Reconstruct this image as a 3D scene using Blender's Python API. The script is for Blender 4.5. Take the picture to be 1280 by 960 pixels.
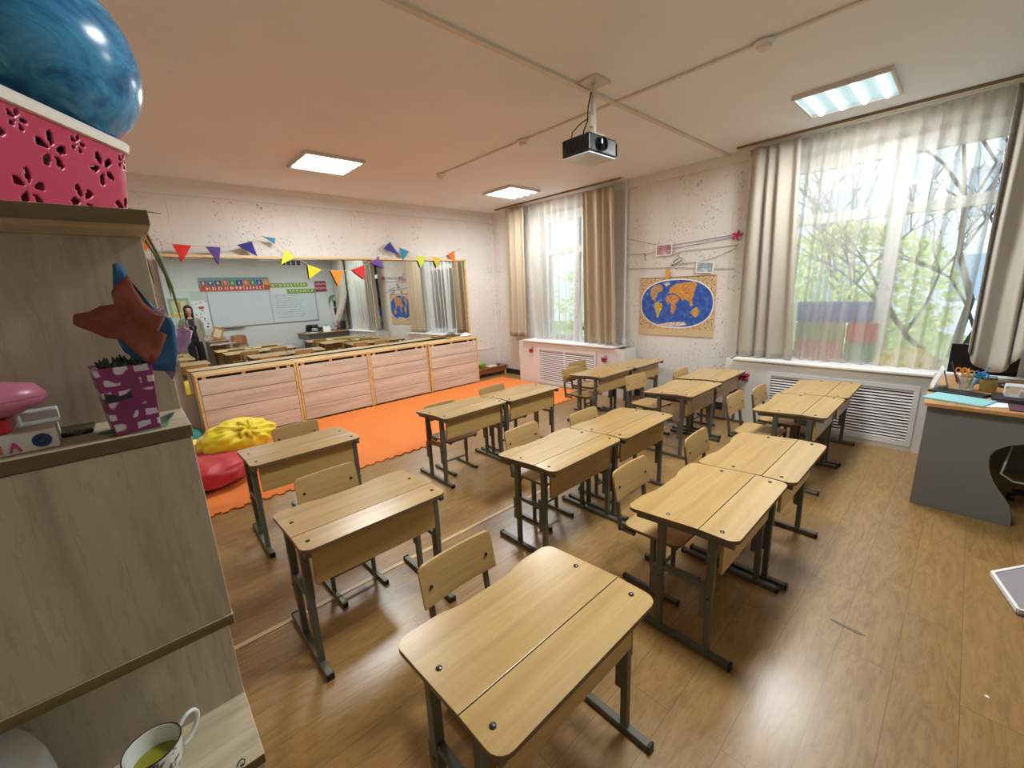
import bpy, bmesh, math, random
from mathutils import Vector, Matrix, Euler, noise
random.seed(7)
SC = bpy.context.scene
COL = SC.collection
PI = math.pi
for o in list(bpy.data.objects):
    bpy.data.objects.remove(o)

# ------------------------------------------------------------------ camera, world, light, exposure
H = 1.64                                     # camera height
cam_d = bpy.data.cameras.new('camera')
cam = bpy.data.objects.new('camera', cam_d); COL.objects.link(cam)
cam_d.sensor_width = 36.0
cam_d.lens = 517.72 / 1280 * 36
cam_d.clip_start = 0.05
yaw, pitch, roll = math.radians(42.307), math.radians(13.003), math.radians(-2.518)
fw = Vector((math.sin(yaw)*math.cos(pitch), math.cos(yaw)*math.cos(pitch), -math.sin(pitch)))
r0 = Vector((math.cos(yaw), -math.sin(yaw), 0)); u0 = r0.cross(fw)
rt = math.cos(roll)*r0 + math.sin(roll)*u0
up = -math.sin(roll)*r0 + math.cos(roll)*u0
m3 = Matrix((rt, up, -fw)).transposed()
cam.matrix_world = Matrix.Translation((0, 0, H)) @ m3.to_4x4()
SC.camera = cam

SC.view_settings.view_transform = 'Standard'
SC.view_settings.look = 'None'
SC.view_settings.gamma = 1.0
SC.view_settings.use_curve_mapping = False
SC.view_settings.exposure = 0.65
try:
    SC.cycles.use_denoising = True
    SC.cycles.denoiser = 'OPENIMAGEDENOISE'
    SC.cycles.max_bounces = 10
    SC.cycles.diffuse_bounces = 6
    SC.cycles.glossy_bounces = 5
    SC.cycles.transparent_max_bounces = 24
    SC.cycles.transmission_bounces = 8
    SC.cycles.sample_clamp_indirect = 6.0
    SC.cycles.caustics_reflective = False
    SC.cycles.caustics_refractive = False
except Exception:
    pass

SKY_STRENGTH = 2.3
SUN_STRENGTH = 2.2
LAMP_POWER = 43.0
LAMP_TUBE = 2.2
world = bpy.data.worlds.new('sky'); SC.world = world
world.use_nodes = True
wn = world.node_tree; wn.nodes.clear()
w_out = wn.nodes.new('ShaderNodeOutputWorld'); w_bg = wn.nodes.new('ShaderNodeBackground')
w_tc = wn.nodes.new('ShaderNodeTexCoord'); w_sep = wn.nodes.new('ShaderNodeSeparateXYZ')
w_rmp = wn.nodes.new('ShaderNodeValToRGB')
w_rmp.color_ramp.elements[0].position = 0.0; w_rmp.color_ramp.elements[0].color = (0.88, 0.95, 1.0, 1)
w_rmp.color_ramp.elements[1].position = 0.8; w_rmp.color_ramp.elements[1].color = (0.55, 0.75, 1.0, 1)
wn.links.new(w_tc.outputs['Generated'], w_sep.inputs[0]); wn.links.new(w_sep.outputs['Z'], w_rmp.inputs[0])
wn.links.new(w_rmp.outputs[0], w_bg.inputs[0]); wn.links.new(w_bg.outputs[0], w_out.inputs[0])
w_bg.inputs[1].default_value = SKY_STRENGTH
sun_d = bpy.data.lights.new('sun', 'SUN'); sun_d.energy = SUN_STRENGTH; sun_d.angle = 0.02; sun_d.color = (1, 0.95, 0.85)
sun = bpy.data.objects.new('sun', sun_d); COL.objects.link(sun)
sun.rotation_euler = Vector((0.75, 0.25, -0.9)).to_track_quat('-Z', 'Y').to_euler()
for nm, yc, zc, sy, sz in (('window_light', 4.43, 1.8, 1.35, 2.0), ('window_light', 0.64, 1.8, 1.95, 2.0)):
    pd = bpy.data.lights.new(nm, 'AREA'); pd.shape = 'RECTANGLE'; pd.size = sz; pd.size_y = sy
    po = bpy.data.objects.new(nm, pd); COL.objects.link(po)
    po.location = (5.72, yc, zc); po.rotation_euler = (0, PI/2, 0)
    pd.cycles.is_portal = True

# ------------------------------------------------------------------ helpers
def lin(c):
    if isinstance(c, str):
        c = [int(c[i:i+2], 16)/255 for i in (0, 2, 4)]
        return tuple((x/12.92 if x <= .04045 else ((x+.055)/1.055)**2.4) for x in c) + (1,)
    return tuple(c) + (1,)

def newmat(name):
    m = bpy.data.materials.new(name); m.use_nodes = True
    nt = m.node_tree
    return m, nt, nt.nodes['Principled BSDF'], nt.nodes['Material Output']

def M(name, col, rough=.6, metal=0.0, spec=.5, bump=0.0, bscale=60, vary=0.0, vscale=6, alpha=1.0, trans=0.0, emit=None, es=0, coat=0, sheen=0):
    m, nt, b, out = newmat(name)
    c = lin(col)
    b.inputs['Base Color'].default_value = c
    b.inputs['Roughness'].default_value = rough
    b.inputs['Metallic'].default_value = metal
    b.inputs['Specular IOR Level'].default_value = spec
    if coat: b.inputs['Coat Weight'].default_value = coat
    if sheen: b.inputs['Sheen Weight'].default_value = sheen
    if alpha < 1: b.inputs['Alpha'].default_value = alpha
    if trans: b.inputs['Transmission Weight'].default_value = trans
    if emit:
        b.inputs['Emission Color'].default_value = lin(emit); b.inputs['Emission Strength'].default_value = es
    if vary or bump:
        tc = nt.nodes.new('ShaderNodeTexCoord')
        if vary:
            n = nt.nodes.new('ShaderNodeTexNoise'); n.inputs['Scale'].default_value = vscale; n.inputs['Detail'].default_value = 5
            nt.links.new(tc.outputs['Object'], n.inputs['Vector'])
            mx = nt.nodes.new('ShaderNodeMix'); mx.data_type = 'RGBA'
            mx.inputs[6].default_value = tuple(x*(1-vary) for x in c[:3])+(1,)
            mx.inputs[7].default_value = tuple(min(1, x*(1+vary)) for x in c[:3])+(1,)
            nt.links.new(n.outputs['Fac'], mx.inputs[0]); nt.links.new(mx.outputs[2], b.inputs['Base Color'])
        if bump:
            n2 = nt.nodes.new('ShaderNodeTexNoise'); n2.inputs['Scale'].default_value = bscale; n2.inputs['Detail'].default_value = 3
            nt.links.new(tc.outputs['Object'], n2.inputs['Vector'])
            bp = nt.nodes.new('ShaderNodeBump'); bp.inputs['Strength'].default_value = bump; bp.inputs['Distance'].default_value = .01
            nt.links.new(n2.outputs['Fac'], bp.inputs['Height']); nt.links.new(bp.outputs[0], b.inputs['Normal'])
    return m

def ramp(nt, fac, stops):
    r = nt.nodes.new('ShaderNodeValToRGB')
    el = r.color_ramp.elements
    while len(el) < len(stops): el.new(0.5)
    for e, (p, c) in zip(el, stops):
        e.position = p; e.color = lin(c) if not (isinstance(c, tuple) and len(c) == 4) else c
    nt.links.new(fac, r.inputs[0])
    return r.outputs[0]

def mapped(nt, scale, coord='Object', rot=(0, 0, 0)):
    tc = nt.nodes.new('ShaderNodeTexCoord'); mp = nt.nodes.new('ShaderNodeMapping')
    mp.inputs['Scale'].default_value = scale; mp.inputs['Rotation'].default_value = rot
    nt.links.new(tc.outputs[coord], mp.inputs[0])
    return mp.outputs[0]

def noise_n(nt, vec, scale, detail=4, rough=.5, dist=0):
    n = nt.nodes.new('ShaderNodeTexNoise'); n.inputs['Scale'].default_value = scale
    n.inputs['Detail'].default_value = detail; n.inputs['Roughness'].default_value = rough; n.inputs['Distortion'].default_value = dist
    nt.links.new(vec, n.inputs['Vector'])
    return n.outputs['Fac']

def mixc(nt, fac, a, b, mode='MIX'):
    mx = nt.nodes.new('ShaderNodeMix'); mx.data_type = 'RGBA'; mx.blend_type = mode
    for sock, v in ((0, fac), (6, a), (7, b)):
        if isinstance(v, (int, float)): mx.inputs[sock].default_value = v
        elif isinstance(v, (str, tuple)): mx.inputs[sock].default_value = lin(v) if isinstance(v, str) else v
        else: nt.links.new(v, mx.inputs[sock])
    return mx.outputs[2]

def mth(nt, op, a, b=0.0, c=None):
    n = nt.nodes.new('ShaderNodeMath'); n.operation = op
    for i, v in enumerate((a, b, c)):
        if v is None: continue
        if isinstance(v, (int, float)): n.inputs[i].default_value = v
        else: nt.links.new(v, n.inputs[i])
    return n.outputs[0]

def wood(name, dark, mid, light, axis=0, scale=9, stretch=.07, rough=.35, dist=1.2, coat=0.0, spec=.5, tilt=0.0):
    m, nt, b, out = newmat(name)
    s = [1, 1, 1]; s[axis] = stretch
    v = mapped(nt, s, rot=(tilt, 0, 0) if axis == 2 else (0, 0, tilt))
    n1 = noise_n(nt, v, scale, 5, .55, dist)
    n2 = noise_n(nt, v, scale*9, 3, .6, .3)
    c1 = ramp(nt, n1, [(.28, dark), (.5, mid), (.72, light)])
    c2 = mixc(nt, mth(nt, 'MULTIPLY', mth(nt, 'LESS_THAN', n2, .42), .35), c1, dark)
    nt.links.new(c2, b.inputs['Base Color'])
    b.inputs['Roughness'].default_value = rough; b.inputs['Specular IOR Level'].default_value = spec
    if coat: b.inputs['Coat Weight'].default_value = coat; b.inputs['Coat Roughness'].default_value = .25
    return m

class MB:
    def __init__(s): s.v = []; s.f = []; s.m = []; s.cur = 0
    def add(s, vs, fs):
        k = len(s.v); s.v += [tuple(x) for x in vs]
        for f in fs: s.f.append([k+i for i in f]); s.m.append(s.cur)
        return s
    def mat(s, i): s.cur = i; return s
    def box(s, x0, x1, y0, y1, z0, z1, mtx=None):
        vs = [Vector(p) for p in ((x0,y0,z0),(x1,y0,z0),(x1,y1,z0),(x0,y1,z0),(x0,y0,z1),(x1,y0,z1),(x1,y1,z1),(x0,y1,z1))]
        if mtx is not None: vs = [mtx @ p for p in vs]
        return s.add(vs, [(0,3,2,1),(4,5,6,7),(0,1,5,4),(1,2,6,5),(2,3,7,6),(3,0,4,7)])
    def bar(s, a, b, w, d=None, upv=(0,0,1)):
        a = Vector(a); b = Vector(b); d = w if d is None else d
        t = (b-a).normalized(); u = Vector(upv)
        if abs(t.dot(u)) > .95: u = Vector((0,1,0))
        x = t.cross(u).normalized()*w/2; y = x.cross(t).normalized()*d/2
        vs = [a-x-y, a+x-y, a+x+y, a-x+y, b-x-y, b+x-y, b+x+y, b-x+y]
        return s.add(vs, [(0,3,2,1),(4,5,6,7),(0,1,5,4),(1,2,6,5),(2,3,7,6),(3,0,4,7)])
    def tube(s, pts, r, n=8, cap=True):
        pts = [Vector(p) for p in pts]; rr = r if isinstance(r, (list, tuple)) else [r]*len(pts)
        rings = []; prev = None
        for i, p in enumerate(pts):
            t = (pts[min(i+1, len(pts)-1)]-pts[max(i-1, 0)]).normalized()
            if prev is None:
                a = Vector((0,0,1)) if abs(t.z) < .9 else Vector((1,0,0))
                x = t.cross(a).normalized()
            else:
                x = (prev - t*prev.dot(t)).normalized()
            prev = x; y = t.cross(x)
            rings.append([p+(x*math.cos(2*PI*k/n)+y*math.sin(2*PI*k/n))*rr[i] for k in range(n)])
        vs = [q for g in rings for q in g]; fs = []
        for i in range(len(pts)-1):
            for k in range(n):
                fs.append((i*n+k, i*n+(k+1)%n, (i+1)*n+(k+1)%n, (i+1)*n+k))
        if cap: fs += [tuple(range(n))[::-1], tuple((len(pts)-1)*n+k for k in range(n))]
        return s.add(vs, fs)
    def lathe(s, prof, n=24, c=(0,0,0), mtx=None, sx=1, sy=1, cap=True):
        vs = []; fs = []
        for r, z in prof:
            for k in range(n):
                p = Vector((c[0]+r*sx*math.cos(2*PI*k/n), c[1]+r*sy*math.sin(2*PI*k/n), c[2]+z))
                vs.append(mtx @ p if mtx is not None else p)
        for i in range(len(prof)-1):
            for k in range(n):
                fs.append((i*n+k, i*n+(k+1)%n, (i+1)*n+(k+1)%n, (i+1)*n+k))
        if cap and prof[0][0] > 1e-6: fs.append(tuple(range(n))[::-1])
        if cap and prof[-1][0] > 1e-6: fs.append(tuple((len(prof)-1)*n+k for k in range(n)))
        return s.add(vs, fs)
    def prism(s, out, z0, z1, mtx=None):
        n = len(out)
        vs = [Vector((x, y, z0)) for x, y in out]+[Vector((x, y, z1)) for x, y in out]
        if mtx is not None: vs = [mtx @ p for p in vs]
        fs = [tuple(range(n))[::-1], tuple(range(n, 2*n))]+[(i, (i+1) % n, n+(i+1) % n, n+i) for i in range(n)]
        return s.add(vs, fs)
    def grid(s, fn, nu, nv, closed=False):
        vs = [fn(i/nu, j/nv) for j in range(nv+1) for i in range(nu+1)]; w = nu+1
        return s.add(vs, [(j*w+i, j*w+i+1, (j+1)*w+i+1, (j+1)*w+i) for j in range(nv) for i in range(nu)])
    def build(s, name, mats, parent=None, smooth=None, bevel=0, bseg=2, solid=0, sub=0, loc=None, recalc=True):
        me = bpy.data.meshes.new(name)
        me.from_pydata([tuple(v) for v in s.v], [], s.f)
        mats = mats if isinstance(mats, (list, tuple)) else [mats]
        for m in mats: me.materials.append(m)
        if len(mats) > 1:
            for p, i in zip(me.polygons, s.m): p.material_index = i
        if recalc:
            bm = bmesh.new(); bm.from_mesh(me); bmesh.ops.recalc_face_normals(bm, faces=bm.faces); bm.to_mesh(me); bm.free()
        if smooth:
            for p in me.polygons: p.use_smooth = True
            if smooth is not True: me.set_sharp_from_angle(angle=math.radians(smooth))
        me.update()
        o = bpy.data.objects.new(name, me); COL.objects.link(o)
        if loc is not None: o.location = loc
        if parent is not None: o.parent = parent
        if solid:
            md = o.modifiers.new('solid', 'SOLIDIFY'); md.thickness = solid; md.offset = 0
        if bevel:
            md = o.modifiers.new('bevel', 'BEVEL'); md.width = bevel; md.segments = bseg; md.limit_method = 'ANGLE'; md.angle_limit = math.radians(40)
        if sub:
            md = o.modifiers.new('sub', 'SUBSURF'); md.levels = sub; md.render_levels = sub
        return o

def tag(o, label=None, cat=None, group=None, kind=None):
    if label: o['label'] = label
    if cat: o['category'] = cat
    if group: o['group'] = group
    if kind: o['kind'] = kind
    return o

def thing(name, label, cat, loc=(0,0,0), rz=0.0, group=None):
    o = bpy.data.objects.new(name, None); COL.objects.link(o)
    o.empty_display_size = .1
    o.location = loc; o.rotation_euler = (0, 0, rz)
    return tag(o, label, cat, group)

def struct(o): o['kind'] = 'structure'; return o

def dup(o, parent=None):
    c = o.copy(); COL.objects.link(c)
    if parent is not None: c.parent = parent
    for ch in [x for x in bpy.data.objects if x.parent == o]:
        dup(ch, c)
    return c

def text(name, body, size, mat, parent, loc, rot, align='CENTER', ext=.0006, offset=0.0):
    cu = bpy.data.curves.new(name, 'FONT'); cu.body = body; cu.size = size; cu.align_x = align; cu.align_y = 'CENTER'
    cu.extrude = ext; cu.offset = offset; cu.materials.append(mat)
    tmp = bpy.data.objects.new(name, cu); COL.objects.link(tmp)
    dg = bpy.context.evaluated_depsgraph_get(); dg.update()
    me = bpy.data.meshes.new_from_object(tmp.evaluated_get(dg))
    bpy.data.objects.remove(tmp); bpy.data.curves.remove(cu)
    o = bpy.data.objects.new(name, me); COL.objects.link(o)
    o.location = loc; o.rotation_euler = rot
    if parent is not None: o.parent = parent
    return o

def rrect(x0, x1, y0, y1, r, n=5):
    out = []
    for cx, cy, a in ((x1-r, y1-r, 0), (x0+r, y1-r, PI/2), (x0+r, y0+r, PI), (x1-r, y0+r, 3*PI/2)):
        for k in range(n+1):
            t = a+PI/2*k/n; out.append((cx+r*math.cos(t), cy+r*math.sin(t)))
    return out

# ------------------------------------------------------------------ materials
def speckled_wall(name, base, base2, amount=.6):
    m, nt, b, out = newmat(name)
    tc = nt.nodes.new('ShaderNodeTexCoord'); sp = nt.nodes.new('ShaderNodeSeparateXYZ')
    nt.links.new(tc.outputs['Object'], sp.inputs[0])
    u = mth(nt, 'ADD', sp.outputs['X'], sp.outputs['Y'])
    cb = nt.nodes.new('ShaderNodeCombineXYZ'); nt.links.new(u, cb.inputs[0]); nt.links.new(sp.outputs['Z'], cb.inputs[1])
    def mp(sc):
        k = nt.nodes.new('ShaderNodeMapping'); k.inputs['Scale'].default_value = sc; nt.links.new(cb.outputs[0], k.inputs[0]); return k.outputs[0]
    cl = noise_n(nt, mp((1, 1, 1)), 1.3, 4)
    c = ramp(nt, cl, [(.3, base), (.7, base2)])
    strip = noise_n(nt, mp((1.9, .35, 1)), 1.6, 2)
    patch = noise_n(nt, mp((1, .8, 1)), 3.1, 2)
    mask = mth(nt, 'MULTIPLY', ramp(nt, strip, [(.45, (0,0,0,1)), (.53, (1,1,1,1))]), ramp(nt, patch, [(.42, (0,0,0,1)), (.52, (1,1,1,1))]))
    s1 = noise_n(nt, mp((1, .75, 1)), 46, 2, .6, .8)
    s2 = noise_n(nt, mp((1, .45, 1)), 21, 3, .6, 1.5)
    d1 = ramp(nt, s1, [(.61, (0,0,0,1)), (.67, (1,1,1,1))])
    d2 = ramp(nt, s2, [(.66, (0,0,0,1)), (.69, (1,1,1,1))])
    spot = mth(nt, 'MULTIPLY', mth(nt, 'MAXIMUM', d1, d2), mth(nt, 'MULTIPLY', mask, amount))
    seam = mth(nt, 'LESS_THAN', mth(nt, 'FRACT', mth(nt, 'DIVIDE', u, .53)), .012)
    seam = mth(nt, 'MULTIPLY', seam, ramp(nt, noise_n(nt, mp((3, 1.2, 1)), 1.7, 2), [(.5, (0,0,0,1)), (.58, (1,1,1,1))]))
    c = mixc(nt, mth(nt, 'MULTIPLY', seam, .3), c, '6a625c')
    c = mixc(nt, spot, c, '5a504c')
    nt.links.new(c, b.inputs['Base Color']); b.inputs['Roughness'].default_value = .8
    return m

def floor_mat():
    m, nt, b, out = newmat('laminate_floor')
    v = mapped(nt, (1, 1, 1))
    br = nt.nodes.new('ShaderNodeTexBrick'); nt.links.new(v, br.inputs['Vector'])
    br.offset = .37; br.inputs['Scale'].default_value = 1.0
    br.inputs['Brick Width'].default_value = 1.28; br.inputs['Row Height'].default_value = .192
    br.inputs['Mortar Size'].default_value = .0016; br.inputs['Mortar Smooth'].default_value = .3; br.inputs['Bias'].default_value = 0
    br.inputs['Color1'].default_value = (0, 0, 0, 1); br.inputs['Color2'].default_value = (1, 1, 1, 1); br.inputs['Mortar'].default_value = (.5, .5, .5, 1)
    v2 = mapped(nt, (.22, 1, 1))
    ad = nt.nodes.new('ShaderNodeVectorMath'); ad.operation = 'MULTIPLY_ADD'
    nt.links.new(br.outputs['Color'], ad.inputs[0]); ad.inputs[1].default_value = (7, 3, 0); nt.links.new(v2, ad.inputs[2])
    n1 = noise_n(nt, ad.outputs[0], 12, 4, .55, 2.6)
    n2 = noise_n(nt, ad.outputs[0], 55, 3, .6, .6)
    c = ramp(nt, n1, [(.22, '7d5c2c'), (.5, '967340'), (.78, 'a6824a')])
    c = mixc(nt, mth(nt, 'MULTIPLY', mth(nt, 'LESS_THAN', n2, .43), .25), c, '61431f')
    c = mixc(nt, mth(nt, 'MULTIPLY', br.outputs['Color'], .16), c, 'c8a06a')
    c = mixc(nt, mth(nt, 'MULTIPLY', br.outputs['Fac'], .55), c, '4a3018')
    # worn grey mark near the aisle
    big = noise_n(nt, mapped(nt, (1, 1, 1)), 1.1, 3)
    c = mixc(nt, mth(nt, 'MULTIPLY', big, .18), c, '84704a')
    nt.links.new(c, b.inputs['Base Color'])
    rr = nt.nodes.new('ShaderNodeMapRange'); nt.links.new(big, rr.inputs[0])
    rr.inputs[3].default_value = .30; rr.inputs[4].default_value = .42
    nt.links.new(rr.outputs[0], b.inputs['Roughness'])
    b.inputs['Specular IOR Level'].default_value = .5
    b.inputs['Coat Weight'].default_value = .4; b.inputs['Coat Roughness'].default_value = .25
    bp = nt.nodes.new('ShaderNodeBump'); bp.inputs['Strength'].default_value = .12; bp.inputs['Distance'].default_value = .004
    nt.links.new(n1, bp.inputs['Height']); nt.links.new(bp.outputs[0], b.inputs['Normal'])
    return m

FLOOR = floor_mat()
WALL = speckled_wall('old_wallpaper', 'd6d1c9', 'e2ddd5', .7)
WALLP = M('plain_white_wall', 'c9cfcd', .75, vary=.04)
CEIL = M('ceiling_plaster', 'e6eaf0', .9, vary=.06, vscale=1.2, bump=.08, bscale=30)
CROWN = M('crown_moulding', 'e4e2df', .8)
DARKBASE = M('dark_skirting', '2b211d', .5)
WHITE = M('white_plastic', 'e6e6e4', .4)
PVC = M('window_plastic', 'e9edf0', .35)
PAINT = M('white_enamel', 'd9d6d2', .45, vary=.03)
DESKTOP = wood('beech_laminate', 'a98651', 'b8985d', 'c2a46c', 0, 16, .045, .3, .6, coat=.35)
PLYEDGE = M('brown_edge', '6b5436', .5)
PLYSEAT = wood('beech_plywood', 'a98651', 'b99862', 'c5a56f', 0, 16, .05, .35, .5)
STEEL = M('grey_green_steel','626156', .42, .35, .5, vary=.08, vscale=20)
BOLT = M('bolt_metal', '4a4a48', .3, .9)
CABWOOD = wood('sonoma_front', 'b0a08c', 'ccbeaa', 'dcd0bf', 0, 11, .05, .5, 1.0)
PINE = wood('pine_edge', 'c09a63', 'd9b880', 'e4c795', 0, 10, .06, .5, .8)
DARKGAP = M('dark_gap', '2a1a14', .8)
OAKV = wood('grey_oak_panel', '9c8f7a', 'b5a892', 'c6b9a2', 2, 9, .13, .55, 1.6, tilt=.35)
OAKH = wood('grey_oak_shelf', 'a09479', 'b9ab90', 'ccbea2', 0, 9, .1, .5, 1.2)
OAKEDGE = wood('oak_edge', '5d4b30', '6d5939', '7b6644', 0, 14, .06, .6, .6)
EVA = M('orange_foam', 'e07c34', .75, bump=.15, bscale=220, vary=.04, vscale=3)
BLACKP = M('black_plastic', '121212', .35)
GREYP = M('grey_laminate', '6f716d', .5, vary=.03)
TEAK = wood('desk_top_oak', 'a27646', 'b88a55', 'c69a66', 0, 10, .06, .35, .8)
DRAPE1 = M('tan_drape', 'b4a489', .85, sheen=.2, bump=.1, bscale=300)
DRAPE2 = M('grey_drape', 'a9a092', .85, sheen=.2, bump=.1, bscale=300)

def translucent(name, col, tr, opq_col=None, tl=.6):
    m, nt, b, out = newmat(name)
    nt.nodes.remove(b)
    t = nt.nodes.new('ShaderNodeBsdfTransparent'); d = nt.nodes.new('ShaderNodeBsdfDiffuse'); l = nt.nodes.new('ShaderNodeBsdfTranslucent')
    d.inputs[0].default_value = lin(col); l.inputs[0].default_value = lin(col)
    a = nt.nodes.new('ShaderNodeMixShader'); a.inputs[0].default_value = tl
    nt.links.new(d.outputs[0], a.inputs[1]); nt.links.new(l.outputs[0], a.inputs[2])
    lw = nt.nodes.new('ShaderNodeLayerWeight'); lw.inputs[0].default_value = .35
    f = mth(nt, 'MINIMUM', mth(nt, 'ADD', mth(nt, 'MULTIPLY', lw.outputs['Facing'], .8), 1-tr), .97)
    c = nt.nodes.new('ShaderNodeMixShader'); nt.links.new(f, c.inputs[0])
    nt.links.new(t.outputs[0], c.inputs[1]); nt.links.new(a.outputs[0], c.inputs[2])
    nt.links.new(c.outputs[0], out.inputs[0])
    return m
SHEER = translucent('sheer_voile', 'e6e2d8', .64, tl=.42)

def glassmat():
    m, nt, b, out = newmat('window_glass')
    nt.nodes.remove(b)
    t = nt.nodes.new('ShaderNodeBsdfTransparent'); g = nt.nodes.new('ShaderNodeBsdfGlossy'); g.inputs['Roughness'].default_value = .02
    fr = nt.nodes.new('ShaderNodeFresnel'); fr.inputs[0].default_value = 1.3
    x = nt.nodes.new('ShaderNodeMixShader'); nt.links.new(fr.outputs[0], x.inputs[0])
    nt.links.new(t.outputs[0], x.inputs[1]); nt.links.new(g.outputs[0], x.inputs[2]); nt.links.new(x.outputs[0], out.inputs[0])
    return m
GLASS = glassmat()
CLEARP = translucent('clear_plastic', 'dfe6e2', .75, tl=.3)
MIRROR, _nt, _b, _o = newmat('mirror_silver')
_b.inputs['Base Color'].default_value = (.80, .84, .83, 1); _b.inputs['Metallic'].default_value = 1; _b.inputs['Roughness'].default_value = .012

# ------------------------------------------------------------------ room shell
XW, YM, YB, XL, CZ = 5.424, 6.315, -1.16, -1.0, 3.02
RX = 5.113
T = .36
struct(MB().box(XL, XW+.0, YB, YM, -.1, 0).build('floor', FLOOR))
struct(MB().box(XL-.2, XW+T, YB-.2, YM+.2, CZ, CZ+.2).build('ceiling', CEIL))
struct(MB().box(XL-.2, XW+T, YM, YM+.2, -.1, CZ).build('wall_back', WALL))
struct(MB().box(XL-.2, XL, YB, YM, -.1, CZ).build('wall_left', WALL))
struct(MB().box(XL-.2, XW+T, YB-.2, YB, -.1, CZ).build('wall_front', WALLP))
W1 = (3.76, 5.12); W2 = (-.34, 1.62); WZ = (.73, 2.86)
mb = MB()
for a, b_ in ((YB, W2[0]), (W2[1], W1[0]), (W1[1], YM)):
    mb.box(XW, XW+T, a, b_, -.1, CZ)
for a, b_ in (W1, W2):
    mb.box(XW, XW+T, a, b_, -.1, WZ[0]); mb.box(XW, XW+T, a, b_, WZ[1], CZ)
struct(mb.build('wall_right', WALL))
# cornice bands: a flat band with a small lip under it
struct(MB().box(XL, XW, YM-.012, YM, 2.86, 2.955).box(XL, XW, YM-.022, YM, 2.845, 2.862).box(XL, XW, YM-.03, YM, 2.955, CZ).build('trim_1', CROWN))
mb = MB()
for a, b_ in ((W2[1]+.06, W1[0]-.06), (W1[1]+.06, YM)):
    mb.box(XW-.012, XW, a, b_, 2.93, CZ).box(XW-.02, XW, a, b_, 2.915, 2.932)
struct(mb.build('trim_2', CROWN))
struct(MB().box(XW-.02, XW, 5.385, YM, 0, .095).box(XW-.02, XW, 1.86, 3.215, 0, .095).build('baseboard_right', DARKBASE))
struct(MB().box(4.6, XW-.02, YM-.018, YM, 0, .095).box(XL, .36, YM-.018, YM, 0, .095).build('baseboard_back', DARKBASE))
struct(MB().box(XL, XW, 2.165, 2.195, 0, .0035).build('trim_3', M('floor_joint_strip', 'd6b88a', .3), bevel=.0015))
# painted lower panel on the mirror wall, right of the cabinets
struct(MB().box(4.72, 5.28, YM-.012, YM, .1, .50).box(4.72, 5.28, YM-.02, YM, .50, .515).build('trim_4', M('panel_paint', 'd8cfc6', .6)))

def window(name, y0, y1, mulls, tz):
    x = XW+.17
    fr = MB(); w = .065
    z0, z1 = WZ[0]+.02, WZ[1]-.10
    fr.box(x, x+.07, y0, y0+w, z0, z1).box(x, x+.07, y1-w, y1, z0, z1).box(x, x+.07, y0+w, y1-w, z0, z0+w).box(x, x+.07, y0+w, y1-w, z1-w, z1)
    for m in mulls: fr.box(x-.003, x+.073, m-.055, m+.055, z0+w, z1-w)
    fr.box(x-.006, x+.076, y0+w, y1-w, tz-.05, tz+.05)
    fr.box(x+.0, x+.06, y0, y1, z1, WZ[1])
    o = struct(fr.build(name, PVC, bevel=.006))
    MB().box(x+.03, x+.036, y0+.03, y1-.03, z0+.03, z1-.03).build('pane', GLASS, o)
    MB().box(RX-.035, XW+.19, y0-(.38 if y0 > 2 else .10), y1+.14, .722, .748).build('sill', M('sill_white', 'e4e4e2', .3), o, bevel=.006)
    return o
window('window_1', W1[0], W1[1], [4.44], 2.215)
window('window_2', W2[0], W2[1], [.575], 2.215)

# ------------------------------------------------------------------ radiator covers
SLATW = M('radiator_screen_white', 'd8d6d3', .5)
def radiator_cover(label, y0, y1, g0, g1, gz0, gz1, mids, n):
    t = thing('radiator_cover', label, 'radiator cover', (RX, (y0+y1)/2, 0))
    c = (y0+y1)/2; d = XW-RX
    b = MB()
    b.box(0, .018, g1-c, y1-c, 0, .722).box(0, .018, y0-c, g0-c, 0, .722).box(0, .018, g0-c, g1-c, gz1, .722).box(0, .018, g0-c, g1-c, 0, gz0)
    b.box(.018, d-.001, y0-c, y0-c+.018, 0, .722).box(.018, d-.001, y1-c-.018, y1-c, 0, .722)
    b.build('panel', PAINT, t)
    MB().box(.10, .2, g0-c, g1-c, gz0, gz1).build('radiator', M('radiator_grey', '6e6a66', .5), t)
    f = MB(); w = .028
    f.box(-.012, .012, g0-c-.01, g0-c+w, gz0-.01, gz1+.01).box(-.012, .012, g1-c-w, g1-c+.01, gz0-.01, gz1+.01)
    f.box(-.012, .012, g0-c+w, g1-c-w, gz0-.01, gz0+w).box(-.012, .012, g0-c+w, g1-c-w, gz1-w, gz1+.01)
    for m in mids: f.box(-.012, .012, m-c-.018, m-c+.018, gz0+w, gz1-w)
    fo = f.build('screen_frame', SLATW, t)
    s = MB()
    for k in range(n):
        z = gz0+w+(gz1-gz0-2*w)*(k+.5)/n
        p = (gz1-gz0-2*w)/n
        mt = Matrix.Translation((.004, 0, z)) @ Matrix.Rotation(math.radians(32), 4, 'Y')
        s.box(-.004, .004, g0-c+w, g1-c-w, -p*.31, p*.31, mt)
    s.build('slats', SLATW, fo)
    return t
radiator_cover('white radiator cover with two louvred screens under the far window', 3.22, 5.38, 3.71, 4.90, .03, .625, [4.32], 17)
radiator_cover('long white louvred radiator cover under the near window', -.88, 1.85, .19, 1.39, .06, .61, [], 17)

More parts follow.
